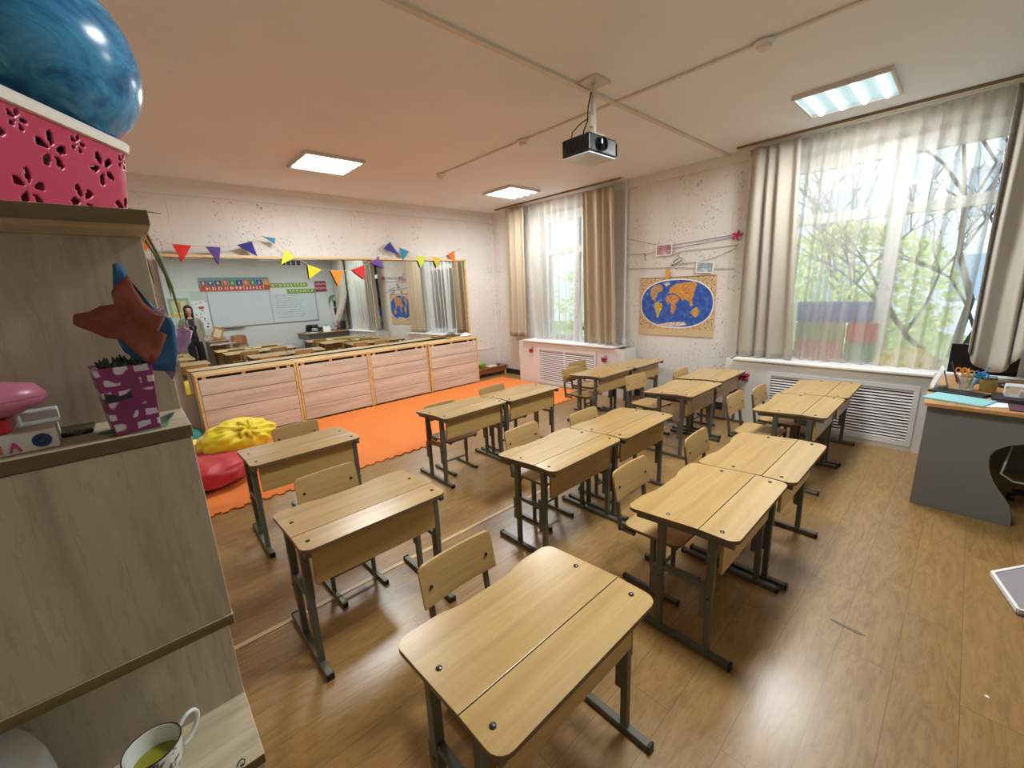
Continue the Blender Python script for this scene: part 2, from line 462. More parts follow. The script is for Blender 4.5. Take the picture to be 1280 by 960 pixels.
# ------------------------------------------------------------------ ceiling lamps
TUBE = M('lamp_tube', 'ffffff', .5, emit='f4faff', es=LAMP_TUBE)
REFL = M('lamp_reflector', 'b9d3da', .35, emit='9fc6d2', es=.3)
def lamp(x, y, label):
    t = thing('ceiling_lamp', label, 'ceiling lamp', (x, y, CZ-.034), 0, 'square ceiling lamps')
    a = .3
    MB().box(-a, a, -a, -a+.016, 0, .034).box(-a, a, a-.016, a, 0, .034).box(-a, -a+.016, -a+.016, a-.016, 0, .034).box(a-.016, a, -a+.016, a-.016, 0, .034).build('frame', M('lamp_frame', 'cfccc6', .5), t)
    MB().box(-a+.016, a-.016, -a+.016, a-.016, .022, .0335).build('reflector', REFL, t)
    for k in range(4):
        yy = -.216+.144*k
        MB().tube([(-a+.03, yy, .006), (a-.03, yy, .006)], .015, 10).build('tube', TUBE, t, smooth=40)
    ld = bpy.data.lights.new('lamp_light', 'AREA'); ld.shape = 'SQUARE'; ld.size = .54; ld.energy = LAMP_POWER; ld.color = (.94, .98, 1.0)
    lo = bpy.data.objects.new('lamp_light', ld); COL.objects.link(lo); lo.parent = t; lo.location = (0, 0, -.004)
lamp(1.86, 4.81, 'lit square ceiling lamp above the mirror wall, leftmost in view')
lamp(4.48, 4.75, 'lit square ceiling lamp near the far window, smallest in view')
lamp(4.48, .865, 'lit square ceiling lamp beside the near window, largest in view')
lamp(1.86, .865, 'lit square ceiling lamp above the front desks, outside the picture')

# cable ducts, detectors
DUCT = M('cable_duct_white', 'd3cbc2', .45)
tag(MB().box(XL+.01, XW-.01, 2.06, 2.10, CZ-.018, CZ).build('cable_duct', DUCT), 'white cable duct crossing the ceiling towards the window wall', 'cable duct')
tag(MB().box(3.09, 3.115, YB+.01, 2.06, CZ-.014, CZ).box(3.09, 3.115, 2.10, 4.53, CZ-.014, CZ).build('cable_duct', DUCT), 'thin white cable duct on the ceiling linking the smoke detectors', 'cable duct')
for y, lb in ((1.035, 'white smoke detector on the ceiling beside the near lamp'), (3.106, 'white smoke detector on the ceiling beyond the projector'), (4.52, 'small smoke detector at the far end of the thin duct')):
    t = thing('smoke_detector', lb, 'smoke detector', (3.103, y, CZ), 0, 'smoke detectors on the ceiling')
    MB().lathe([(.055, -.0145), (.055, -.028), (.05, -.03)], 24).build('base', WHITE, t, smooth=40)
    MB().lathe([(.042, -.03), (.040, -.05), (.022, -.06), (0.0, -.062)], 24).build('sensor_head', M('detector_ivory', 'dcd6cc', .4), t, smooth=50)

# projector
t = thing('projector', 'black projector hanging from the ceiling on a white pole', 'projector', (2.71, 2.03, 2.53))
MB().box(-.16, .16, -.125, .125, .012, .13).build('body', M('projector_black', '17181a', .35), t, bevel=.012, bseg=3)
MB().box(-.155, .155, -.12, .12, 0, .0125).build('bottom_panel', M('projector_base_lit', 'c9d3da', .3), t, bevel=.004)  # underside coloured pale to stand for the light falling on it
mt = Matrix.Rotation(PI/2, 4, 'X')
lz = MB().lathe([(.046, 0), (.046, .022), (.036, .024), (.034, .012), (0.0, .008)], 28, mtx=Matrix.Translation((-.02, -.124, .072)) @ mt).build('lens', M('lens_glass', '0a0a12', .08), t, smooth=40)
s = MB()
for k in range(9): s.box(-.163, -.1595, -.10+k*.022, -.09+k*.022, .035, .11)
s.build('vent', BLACKP, t)
MB().tube([(.162, -.11, .03), (.185, -.11, .03), (.185, -.11, .11), (.162, -.11, .11)], .006, 6).build('side_handle', BLACKP, t)
MB().box(-.17, -.158, .085, .10, .085, .10).build('knob', BLACKP, t)
bm_ = MB().box(-.025, .005, -.06, -.03, .15, .47).box(-.10, .08, -.13, .02, .475, .488).box(-.07, .07, -.10, .06, .132, .15).build('mount', M('mount_ivory', 'cfc9b8', .4), t, bevel=.003)
MB().tube([(-.03, -.04, .42), (-.05, -.03, .33), (-.045, -.02, .24), (-.06, 0, .19), (-.05, .02, .135)], .005, 6).build('cable', BLACKP, t)
MB().tube([(-.02, -.05, .28), (-.09, .02, .22), (-.13, .05, .17), (-.13, .06, .125)], .004, 6).build('cable', BLACKP, t)
MB().box(-.055, -.026, -.06, -.035, .2, .27).build('junction_box', M('mount_ivory2', 'c3bda9', .5), t)

# heating pipe by the far window
t = thing('heating_pipe', 'white vertical heating pipe beside the far window', 'pipe', (5.375, 3.40, .748))
MB().tube([(0, 0, 0), (0, 0, 2.2)], .02, 12).tube([(0, 0, 2.2), (0, 0, 2.272)], .021, 12).build('pipe', PAINT, t, smooth=40)
MB().tube([(0, 0, .02), (0, 0, .09)], .032, 12).build('sleeve', WHITE, t, smooth=40)

# ------------------------------------------------------------------ student desks
ZD = .62
def make_desk():
    t = thing('student_desk', 'desk', 'desk')
    th = .018
    # main board: child side (+y) has a shallow concave cut-out and rounded corners, and slopes down gently
    out = []
    x0, x1, yh, ye, r = -.35, .35, -.094, .25, .045
    out.append((x0, yh)); out.append((x1, yh))
    for k in range(6):
        a = PI/2*k/5; out.append((x1-r+r*math.cos(a), ye-r+r*math.sin(a)))
    n = 22
    xs0, xs1 = x1-r-.03, x0+r+.03
    for k in range(n+1):
        u = k/n; x = xs0+(xs1-xs0)*u
        w = .5-.5*math.cos(2*PI*min(1, max(0, (u-.06)/.88)))
        w = min(1, w*1.5); w = w*w*(3-2*w)
        out.append((x, ye-.024*w))
    for k in range(6):
        a = PI/2+PI/2*k/5; out.append((x0+r+r*math.cos(a), ye-r+r*math.sin(a)))
    mt = Matrix.Translation((0, yh, ZD-th/2)) @ Matrix.Rotation(math.radians(-4.6), 4, 'X') @ Matrix.Translation((0, -yh, -(ZD-th/2)))
    top = MB(); top.prism(out, ZD-th, ZD, mt)
    o = top.build('desktop', [DESKTOP, PLYEDGE], t, bevel=.0015)
    for p in o.data.polygons:
        if abs(p.normal.z) < .5: p.material_index = 1
    # flat strip on the far side
    s = []
    y0 = -.25; rr = .045
    s += [(x1, -.0965), (x0, -.0965)]
    for k in range(6):
        a = PI+PI/2*k/5; s.append((x0+rr+rr*math.cos(a), y0+rr+rr*math.sin(a)))
    for k in range(6):
        a = 3*PI/2+PI/2*k/5; s.append((x1-rr+rr*math.cos(a), y0+rr+rr*math.sin(a)))
    o = MB().prism(s, ZD-th, ZD).build('desktop_strip', [DESKTOP, PLYEDGE], t, bevel=.0015)
    for p in o.data.polygons:
        if abs(p.normal.z) < .5: p.material_index = 1
    MB().box(-.30, .30, -.185, -.169, .415, ZD-th-.012).build('front_panel', DESKTOP, t, bevel=.002)
    for sx in (-1, 1):
        x = .325*sx
        for y, yo in ((-.15, 0), (.075, 0)):
            lg = MB()
            zt = ZD-th-.004-(0 if y < -.09 else .014)
            lg.box(x-.0135, x+.0135, y-.0135, y+.0135, .028, .36)
            lg.box(x-.0135-.0, x+.0135, y+.0135, y+.0365, .19, .34) if y > -2 else None
            lg.box(x-.016, x+.016, y-.016, y+.016, .34, zt)
            lg.build('leg', STEEL, t, bevel=.002, bseg=1)
            MB().lathe([(.006, 0), (.006, .004), (.003, .006)], 10, mtx=Matrix.Translation((x+sx*.016, y, .30)) @ Matrix.Rotation(sx*PI/2, 4, 'Y')).build('bolt', BOLT, t)
        MB().box(x-.0125, x+.0125, -.134, .059, .335, .36).build('crossbar', STEEL, t, bevel=.002, bseg=1)
        f = MB().box(x-.015, x+.015, -.25, .25, .003, .028).build('foot_bar', STEEL, t, bevel=.002, bseg=1)
        for e0, e1 in ((-.262, -.2495), (.2495, .262)): MB().box(x-.017, x+.017, e0, e1, 0, .031).build('end_cap', BLACKP, f, bevel=.003)
        rl = MB(); rl.bar((x, -.235, ZD-th-.014), (x, -.10, ZD-th-.014), .022, .022); rl.bar((x, -.10, ZD-th-.014), (x, .20, ZD-th-.038), .022, .022)
        rl.build('top_rail', STEEL, t)
        for y, z in ((-.175, ZD), (.06, ZD-.0125)):
            MB().lathe([(.0095, -.001), (.0095, .002), (.006, .0045), (0.0, .0055)], 14, (x-sx*.02, y, z)).build('bolt', BOLT, t, smooth=50)
    return t

desk0 = make_desk()
DESKS = [
 (.772, .81, .0, 1.0, 'big empty school desk nearest the camera, at the bottom of the picture'),
 (.698, 1.93, .0, 1.03, 'single school desk in the left column, directly behind the nearest desk'),
 (.75, 3.10, -.01, 1.03, 'single school desk at the back of the left column, in front of the beanbags'),
 (2.115, 3.02, .0, 1.0, 'left desk of the pair standing alongside the orange mat'),
 (2.83, 3.00, .0, 1.0, 'right desk of the pair standing alongside the orange mat'),
 (1.955, 1.70, .0, 1.0, 'left desk of the pair in the centre of the room'),
 (2.665, 1.685, .0, 1.0, 'right desk of the pair in the centre of the room'),
 (1.955, .735, .0, 1.0, 'near desk of the front pair, between the nearest desk and the aisle'),
 (2.665, .71, .0, 1.0, 'far desk of the front pair, whose edge strip shines white with window light'),
 (4.14, 2.92, .0, 1.0, 'left desk of the farthest pair, in front of the far window cover'),
 (4.85, 2.90, .0, 1.0, 'right desk of the farthest pair, against the wall below the map'),
 (3.945, 1.81, .0, 1.0, 'single desk in the right rear, standing left of the desk by the radiator cover'),
 (4.70, 1.84, .0, 1.0, 'desk with a red bow hanging at its corner, beside the long radiator cover'),
 (3.945, .83, .0, 1.0, 'left desk of the pair pushed up to the long radiator cover'),
 (4.66, .82, .0, 1.0, 'right desk of the pair pushed up to the long radiator cover'),
]
for i, (x, y, rz, sz, lb) in enumerate(DESKS):
    d = desk0 if i == 0 else dup(desk0)
    d.location = (x, y, 0); d.rotation_euler = (0, 0, rz); d.scale = (1, 1, sz)
    tag(d, lb, 'desk', 'school desks')

# ------------------------------------------------------------------ student chairs
def make_chair():
    t = thing('student_chair', 'chair', 'chair')
    # moulded plywood seat with rounded front corners, slightly dished
    out = rrect(-.17, .17, -.17, .15, .05, 5)
    st = MB().prism(out, .352, .365).build('seat', [PLYSEAT, PLYEDGE], t, bevel=.003)
    for p in st.data.polygons:
        if abs(p.normal.z) < .5: p.material_index = 1
    # curved backrest
    b = MB(); nu, nv = 14, 10; w, h, rc = .175, .160, .026
    def bk(off):
        def fn(u, v):
            zz = v*h; xm = w
            dz = max(0, zz-(h-rc)); 
            xm = w-rc+math.sqrt(max(0, rc*rc-dz*dz)) if dz > 0 else w
            x = (u*2-1)*xm
            y = .176+.030*v+.012*(1-(x/w)**2) + off
            return Vector((x, y, .485+zz))
        return fn
    f1, f2 = bk(0), bk(.011)
    vs = []
    for fn in (f1, f2):
        for j in range(nv+1):
            for i in range(nu+1): vs.append(fn(i/nu, 1-(1-j/nv)**2.2))
    W = nu+1; N = W*(nv+1); fs = []
    for j in range(nv):
        for i in range(nu):
            q = (j*W+i, j*W+i+1, (j+1)*W+i+1, (j+1)*W+i); fs.append(q); fs.append(tuple(N+k for k in q[::-1]))
    for i in range(nu):
        fs.append((i, N+i, N+i+1, i+1)); k = nv*W; fs.append((k+i, k+i+1, N+k+i+1, N+k+i))
    for j in range(nv):
        fs.append((j*W, (j+1)*W, N+(j+1)*W, N+j*W)); k = nu; fs.append((j*W+k, N+j*W+k, N+(j+1)*W+k, (j+1)*W+k))
    b.add(vs, fs); bo = b.build('backrest', PLYSEAT, t, smooth=40)
    for sx in (-1, 1):
        x = .135*sx
        MB().bar((x, .180, .30), (x, .222, .59), .02).bar((x, .19, .312), (x, .09, .312), .02).build('back_upright', STEEL, t, bevel=.002, bseg=1)
        MB().box(x-.01, x+.01, -.15, .165, .33, .351).build('seat_rail', STEEL, t, bevel=.002, bseg=1)
        lx = .120*sx
        MB().box(lx-.0105, lx+.0105, -.02, .001, .024, .27).box(lx-.013, lx+.013, -.0225, .0035, .15, .331).build('leg', STEEL, t, bevel=.002, bseg=1)
        f = MB().box(lx-.012, lx+.012, -.155, .155, .003, .025).build('foot_bar', STEEL, t, bevel=.002, bseg=1)
        for e0, e1 in ((-.163, -.1548), (.1548, .163)): MB().box(lx-.0135, lx+.0135, e0, e1, 0, .027).build('end_cap', BLACKP, f, bevel=.002)
        MB().lathe([(.008, 0), (.008, .002), (.004, .004), (0, .0045)], 12, mtx=Matrix.Translation((x, .191, .555)) @ Matrix.Rotation(PI/2, 4, 'X')).build('bolt', BOLT, t, smooth=50)
    MB().box(-.125, .125, -.021, -.001, .30, .322).build('stretcher', STEEL, t, bevel=.002, bseg=1)
    MB().box(-.125, .125, -.017, -.003, .10, .114).build('stretcher', STEEL, t, bevel=.002, bseg=1)
    return t
chair0 = make_chair()
CHAIRS = [   # x, y of the foot centre (rear faces +y), turn, height scale, label
 (.80, 1.04, .02, 1.0, 'wooden school chair tucked under the nearest desk'),
 (.705, 2.22, .03, 1.0, 'wooden school chair behind the second desk of the left column'),
 (.86, 3.36, .04, 1.0, 'wooden school chair at the back of the left column, beside the beanbags'),
 (2.06, 3.10, .0, .93, 'wooden school chair under the left desk alongside the orange mat, its seat showing below'),
 (2.715, 3.09, .03, 1.0, 'wooden school chair behind the right desk alongside the orange mat'),
 (2.0, 1.90, .03, 1.0, 'wooden school chair at the left desk of the centre pair'),
 (2.60, 1.80, .0, 1.0, 'wooden school chair at the right desk of the centre pair'),
 (1.95, .965, .0, 1.0, 'wooden school chair at the near desk of the front pair'),
 (2.66, .90, .04, 1.0, 'wooden school chair at the far desk of the front pair'),
 (3.95, 3.03, .0, 1.0, 'wooden school chair at the left desk of the farthest pair'),
 (4.36, 3.26, .0, 1.0, 'wooden school chair standing behind the farthest pair, nearest the far window'),
 (4.03, 2.20, -.12, 1.0, 'wooden school chair with its seat in full view, right of the farthest pair'),
 (4.60, 1.94, .0, 1.0, 'wooden school chair mostly hidden behind the desk with the red bow'),
 (3.78, 1.06, .0, 1.03, 'wooden school chair at the left end of the pair by the long radiator cover'),
 (4.32, 1.03, .0, .97, 'wooden school chair at the right desk of the pair by the long radiator cover'),
]
for i, (x, y, rz, sz, lb) in enumerate(CHAIRS):
    c = chair0 if i == 0 else dup(chair0)
    c.location = (x, y, 0); c.rotation_euler = (0, 0, rz); c.scale = (1, 1, sz)
    tag(c, lb, 'chair', 'school chairs')

# ------------------------------------------------------------------ orange puzzle mats
def mat_tile(ix, iy, x0, y0, S, label):
    # outline with square teeth; edges shared with neighbours interlock
    n = int(round(S/.10)); p = S/n; d = .03
    def edge(k): return [( (i+.5*j)*p, (d if (i*2+j) % 2 == 0 else 0)) for i in range(n) for j in (0, 1)]
    out = []
    prof = []
    for i in range(n):
        prof += [(i*p, 0), (i*p, d), (i*p+p*.5, d), (i*p+p*.5, 0)]
    prof = prof[1:] + [(S, 0)]
    bottom = [(u, -w) for u, w in prof]; 
    out += [(0, 0)]+[(u, -w) for u, w in prof]
    out += [(S-(w), u) for u, w in prof]
    out += [(S-u, S-w) for u, w in [(S-a, b) for a, b in prof[::-1]]]
    out += [(-w, S-(S-u)) for u, w in prof[::-1]]
    # drop duplicates
    res = []
    for q in out:
        if not res or (abs(q[0]-res[-1][0])+abs(q[1]-res[-1][1])) > 1e-5: res.append(q)
    if abs(res[0][0]-res[-1][0])+abs(res[0][1]-res[-1][1]) < 1e-5: res.pop()
    o = MB().prism([(a, b) for a, b in res], 0.0005, .012).build('puzzle_mat', EVA, None, loc=(x0, y0, 0))
    tag(o, label, 'mat', 'orange puzzle mats')
    return o
S = 1.02
cols = ['at the right end, against the radiator cover', 'second from the radiator cover', 'in the middle of the row', 'behind the left column of desks', 'at the left end, half hidden by the bookcase']
for r in range(2):
    for k in range(5):
        mat_tile(k, r, 5.075-S*(k+1), 3.80+S*r, S, 'orange puzzle mat '+('of the front row ' if r == 0 else 'of the cabinet row ')+cols[k])

# ------------------------------------------------------------------ low drawer cabinets under the mirror
def cabinet(x0, x1, yf, rz, label, dz=0, slot=True):
    w = x1-x0; c = (x0+x1)/2; ht = .815; dp = .30
    t = thing('drawer_cabinet', label, 'cabinet', (c, yf, .0125), rz, 'low cabinets below the mirror')
    e = .026
    b = MB()
    b.box(-w/2, -w/2+e, 0, dp, 0, ht-.03).box(w/2-e, w/2, 0, dp, 0, ht-.03).box(-w/2+e, w/2-e, dp-.015, dp, 0, ht-.03)
    b.build('carcass', PINE, t, bevel=.002, bseg=1)
    MB().box(-w/2, w/2, -.004, dp, ht-.03, ht).build('top', PINE, t, bevel=.003)
    MB().box(-w/2+e, w/2-e, .03, .034, .02, ht-.03).build('inner_shade', DARKGAP, t)
    zt = ht-.056; hh = (zt-.012)/4
    for k in range(4):
        off = random.uniform(-.003, .003)
        dr = MB().box(-w/2+e+.004, w/2-e-.004, off+.002, off+.018, .012+k*hh, .012+(k+1)*hh-.006).build('drawer', CABWOOD, t, bevel=.002)
    pg = MB()
    for u in (-.42, -.05, .30, .42): pg.box(w*u-.02, w*u+.02, .004, .02, zt-.004, ht-.031)
    pg.build('spacer', PINE, t)
    return t
cabinet(.455, 1.525, 5.853, 0, 'low drawer cabinet at the left end below the mirror, behind the beanbags')
cabinet(1.53, 2.515, 5.853, 0, 'low drawer cabinet second from the left below the mirror')
cabinet(2.52, 3.515, 5.86, .008, 'low drawer cabinet third from the left below the mirror, its drawers slightly crooked')
cabinet(3.525, 4.525, 5.84, -.006, 'low drawer cabinet at the right end of the row, beside the low bench')
t = thing('wooden_board', 'pale wooden board lying on top of the right end cabinet', 'board', (4.30, 6.03, .8275), .12)
MB().box(-.28, .22, -.05, .05, 0, .022).build('plank', PINE, t, bevel=.003)
MB().box(-.29, -.26, -.055, .055, .0221, .034).build('cleat', PINE, t)
t = MB()
def cl(u, v):
    r = .11*v; a = 2*PI*u
    return Vector((r*math.cos(a)*1.2, r*math.sin(a)*.5, .045*(1-v)**.6*(1+.3*math.sin(5*a))+.005*noise.noise((u*9, v*7, 1))))
tag(t.grid(cl, 24, 8).build('cloth', M('white_cloth', 'e6e4e0', .9), None, smooth=True, loc=(4.42, 6.03, .852)), 'crumpled white cloth lying on the board on the right end cabinet', 'cloth')

# low bench right of the cabinets
t = thing('low_bench', 'low brown wooden bench in the corner, right of the drawer cabinets', 'bench', (5.0, 6.13, 0))
MB().box(-.40, .38, -.12, .13, .165, .185).build('seat', wood('bench_brown', '7a4c2c', '93603a', 'a87148', 0, 10, .06, .45), t, bevel=.003)
MB().box(-.38, .36, -.105, -.09, .075, .165).build('apron', wood('bench_apron', '6b4022', '84522e', '96633c', 0, 10, .06, .5), t)
for x in (-.37, .34): MB().box(x-.012, x+.012, -.10, .11, 0, .165).build('leg', PINE, t, bevel=.002)
t = thing('bowl', 'small green bowl on the low corner bench', 'bowl', (4.80, 6.10, .186))
MB().lathe([(.03, 0), (.055, .01), (.08, .06), (.085, .085), (.078, .085), (.07, .06), (.045, .018), (0, .015)], 24).build('dish', M('green_glaze', '7fc24a', .35), t, smooth=40)
tag(MB().box(-.10, .10, -.06, .06, 0, .03).build('tray', WHITE, None, bevel=.01, loc=(5.0, 6.06, .186)), 'white tray with rounded edges on the low corner bench', 'tray')
tag(MB().lathe([(.03, 0), (.035, .02), (.02, .028), (0, .03)], 16).build('round_tin', M('dark_lid', '3a3532', .4), None, loc=(5.19, 6.08, .186)), 'small dark round tin near the right end of the low bench', 'tin')

# ------------------------------------------------------------------ mirror with pine frame, bunting
t = thing('large_mirror', 'wide frameless-looking mirror with a pine strip along its top, over the drawer cabinets', 'mirror', (0, 0, 0))
def my(x, z): return 6.241+.0198*(x-2.625)+.0093*(z-1.64)
mb = MB()
mx0, mx1, mz0, mz1 = .375, 4.69, .56, 2.14
fr = [Vector((x, my(x, z), z)) for x, z in ((mx0, mz0), (mx1, mz0), (mx1, mz1), (mx0, mz1))]
bk = [Vector((p.x, p.y+.006, p.z)) for p in fr]
mb.add(fr+bk, [(0,1,2,3), (4,5,6,7), (0,1,5,4), (1,2,6,5), (2,3,7,6), (3,0,4,7)])
mb.build('glass', MIRROR, t)
def strip(name, a, b, w, d, par, m=PINE):
    return MB().bar(a, b, w, d).build(name, m, par, bevel=.003)
strip('frame_top', (mx0-.03, my(mx0, 2.165)+.0, 2.165), (mx1+.02, my(mx1, 2.165)+.0, 2.165), .05, .030, t)
strip('frame_side', (mx1+.0, my(mx1, .5)+.008, .54), (mx1+.0, my(mx1, 2.1)+.008, 2.138), .036, .040, t)
MB().bar((mx0, my(mx0, .55)+.005, .55), (mx1, my(mx1, .55)+.005, .55), .03, .03).build('frame_bottom', PINE, t)
MB().box(mx0+.1, mx1-.1, 6.295, 6.314, .6, 2.1).build('backing', M('backing_board', '8a7a62', .8), t)

t = thing('bunting', 'string of coloured triangular pennants hung across the top of the mirror', 'bunting', (0, 0, 0))
K = 6.20/6.19
def bp(x, z, dy=0): return Vector((x*K, my(x, z)-.020+dy, H+(z-H)*K))
FL = [('orange', 'ef7a2a', (.20,2.37),(.385,2.33),(.31,2.20)), ('red', 'd8302c', (.545,2.29),(.72,2.28),(.60,2.09)), ('violet', '5b418c', (.85,2.275),(1.0,2.27),(.95,2.07)),
 ('navy', '2c2f7a', (1.17,2.30),(1.34,2.355),(1.375,2.17)), ('blue', '3a7ea6', (1.46,2.42),(1.615,2.40),(1.60,2.33)), ('lime', 'd6d948', (1.71,2.265),(1.835,2.17),(1.63,2.07)),
 ('yellow', 'f2ce1e', (1.965,2.075),(2.14,2.005),(1.96,1.88)), ('orange', 'f58a1f', (2.26,2.0),(2.45,1.985),(2.34,1.78)), ('red', 'd93038', (2.57,2.005),(2.77,2.07),(2.745,1.86)),
 ('violet', '6a4a9c', (2.86,2.11),(3.02,2.21),(3.09,2.02)), ('navy', '373a86', (3.11,2.32),(3.235,2.425),(3.37,2.225)), ('blue', '3b83a8', (3.385,2.345),(3.56,2.29),(3.42,2.14)),
 ('lime', 'c9d84a', (3.67,2.225),(3.86,2.205),(3.75,2.03)), ('mustard', 'd7ba35', (3.99,2.215),(4.15,2.20),(4.07,2.02)), ('orange', 'ea6f28', (4.31,2.26),(4.46,2.325),(4.45,2.11))]
pts = []
for c, hx, a, b_, tip in FL:
    pts += [bp(*a, -.001), bp(*b_, -.001)]
pts = [bp(.05, 2.42)]+pts+[bp(4.6, 2.36)]
MB().tube(pts, .0035, 5).build('string', M('bunting_cord', 'c9bda6', .8), t)
FM = {}
for c, hx, a, b_, tip in FL:
    m = FM.setdefault(hx, M('felt_'+c, hx, .85))
    A, B, C = bp(*a, -.002), bp(*b_, -.002), bp(*tip, -.006)
    mid = (A+B+C)/3+Vector((0, -.005, 0))
    q = MB(); q.add([A, B, C, mid], [(0, 1, 3), (1, 2, 3), (2, 0, 3)])
    o = q.build('pennant', m, t, solid=.002); o['label'] = c+' pennant'

# ------------------------------------------------------------------ curtains
def curtain(name, label, cat, mat, y0t, y1t, y0b, y1b, x, z0, z1, folds, amp, seed=0, hem=None, xbot=None, solid=.004, nu=None, sharp=1.0, heading=True):
    nu = nu or folds*12
    rnd = random.Random(seed); ph = [rnd.uniform(0, 6.28) for _ in range(4)]
    def fn(u, v):
        w = 1-v
        a = amp*(.45+.55*min(1, v*3+.2))
        s = math.sin(2*PI*folds*u+.9*math.sin(2*PI*u*1.7+ph[0])+.25*v*math.sin(ph[1]+u*9))
        s = math.copysign(abs(s)**sharp, s)
        y = (y0t+(y1t-y0t)*u)*w+(y0b+(y1b-y0b)*u)*v+.012*math.cos(2*PI*folds*u*1+ph[2])*(.3+.7*v)
        xx = x if xbot is None else x+(xbot-x)*max(0, (v-.55)/.45)**1.4
        zz = z1+((z0 if hem is None else hem(u))-z1)*v
        return Vector((xx+a*s+.012*noise.noise((u*6+seed, v*2.5, seed)), y, zz))
    o = MB().grid(fn, nu, 26).build(name, mat, None, smooth=True, solid=solid)
    tag(o, label, cat)
    return o
# tracks
for nm, y0, y1, lb in (('curtain_track', 3.36, 5.95, 'ceiling curtain track of the far window'), ('curtain_track', -1.0, 1.92, 'ceiling curtain track of the near window')):
    t = thing(nm, lb, 'curtain track', (5.23, (y0+y1)/2, 2.985))
    MB().box(-.05, .05, -(y1-y0)/2, (y1-y0)/2, .012, .0345).build('track', M('track_cream', 'cfc5b6', .5), t)
    MB().box(-.052, -.049, -(y1-y0)/2, (y1-y0)/2, .010, .0345).build('front_strip', M('track_brown', '7d6a55', .5), t)
curtain('curtain', 'tan curtain at the left side of the far window, nearest the room corner', 'curtain', DRAPE1, 5.72, 5.24, 5.74, 5.26, 5.215, .78, 2.985, 3, .038, 1, nu=70)
curtain('curtain', 'tan curtain at the right side of the far window, beside the heating pipe', 'curtain', DRAPE1, 4.02, 3.48, 3.98, 3.40, 5.215, .76, 2.95, 4, .042, 2, nu=80)
curtain('sheer_curtain', 'white sheer curtain across the far window, bunched towards its right side', 'curtain', SHEER, 5.30, 4.02, 5.18, 4.12, 5.325, .76, 2.985, 8, .034, 3, solid=0, nu=150)
curtain('curtain', 'grey beige curtain at the left side of the near window', 'curtain', DRAPE2, 1.80, 1.335, 1.80, 1.22, 5.215, .755, 2.97, 4, .042, 4, nu=90)
curtain('sheer_curtain', 'white sheer curtain across the near window, covering toys and a bag on the sill', 'curtain', SHEER, 1.36, -.04, 1.40, -.02, 5.325, .755, 2.985, 11, .038, 5, solid=0, nu=200)
curtain('curtain', 'grey curtain at the right edge, its hem lifted over the black monitor', 'curtain', DRAPE2, -.035, -.40, -.045, -.36, 5.22, .86, 2.97, 3, .040, 6, nu=70, hem=lambda u: 1.0-.16*math.sin(PI*min(1, u*1.05)), xbot=4.85)
curtain('curtain', 'grey curtain at the far right edge, hanging straight behind the lifted one', 'curtain', DRAPE2, -.36, -.86, -.30, -.86, 5.245, .76, 2.97, 5, .035, 7, nu=90)

# ------------------------------------------------------------------ things on the near window sill
def soft(name, label, cat, loc, sx, sy, sz, mat, rz=0, bev=.02):
    o = MB().box(-sx/2, sx/2, -sy/2, sy/2, 0, sz).build(name, mat, None, bevel=bev, bseg=3, loc=loc)
    o.rotation_euler = (0, 0, rz); return tag(o, label, cat)
soft('foam_block', 'long blue foam block on the near sill, behind the sheer curtain', 'toy block', (5.565, .96, 1.135), .05, .66, .22, M('foam_blue', '3c5fae', .7))
soft('foam_block', 'pale green foam block under the blue one on the near sill', 'toy block', (5.56, 1.06, .935), .06, .44, .199, M('foam_green', '8fae7c', .7))
soft('foam_block', 'pink foam block at the bottom left of the near sill stack', 'toy block', (5.56, 1.06, .749), .06, .44, .185, M('foam_pink', 'c4746c', .7))
soft('foam_block', 'red foam block behind the right part of the near sill stack', 'toy block', (5.56, .70, .935), .06, .25, .199, M('foam_red', 'c23846', .7))
soft('foam_block', 'teal foam block at the bottom right of the near sill stack', 'toy block', (5.56, .70, .749), .06, .25, .185, M('foam_teal', '4f9a7c', .7))
mb = MB()
def bag(u, v):
    a = 2*PI*u; r = (math.sin(PI*min(1, v*.52+.48)))**.7
    k = 1+.22*noise.noise((math.cos(a)*2.2, math.sin(a)*2.2, v*3))+.1*noise.noise((math.cos(a)*7, math.sin(a)*7, v*9))
    return Vector((.075*r*k*math.cos(a), .25*r*k*math.sin(a)*(1-.25*v), .175*v**.8*(1+.25*noise.noise((u*7, v*2, 4)))))
bagm, nt, b, out = newmat('yellow_white_bag')
cc = ramp(nt, noise_n(nt, mapped(nt, (1, 1, 2)), 7, 3, .5, 1), [(.45, 'efe9c8'), (.55, 'e3d02a')])
nt.links.new(cc, b.inputs['Base Color']); b.inputs['Roughness'].default_value = .45
tag(mb.grid(bag, 40, 14).build('plastic_bag', bagm, None, smooth=True, loc=(5.49, .325, .749)), 'crumpled yellow and white plastic bag on the near window sill', 'bag')

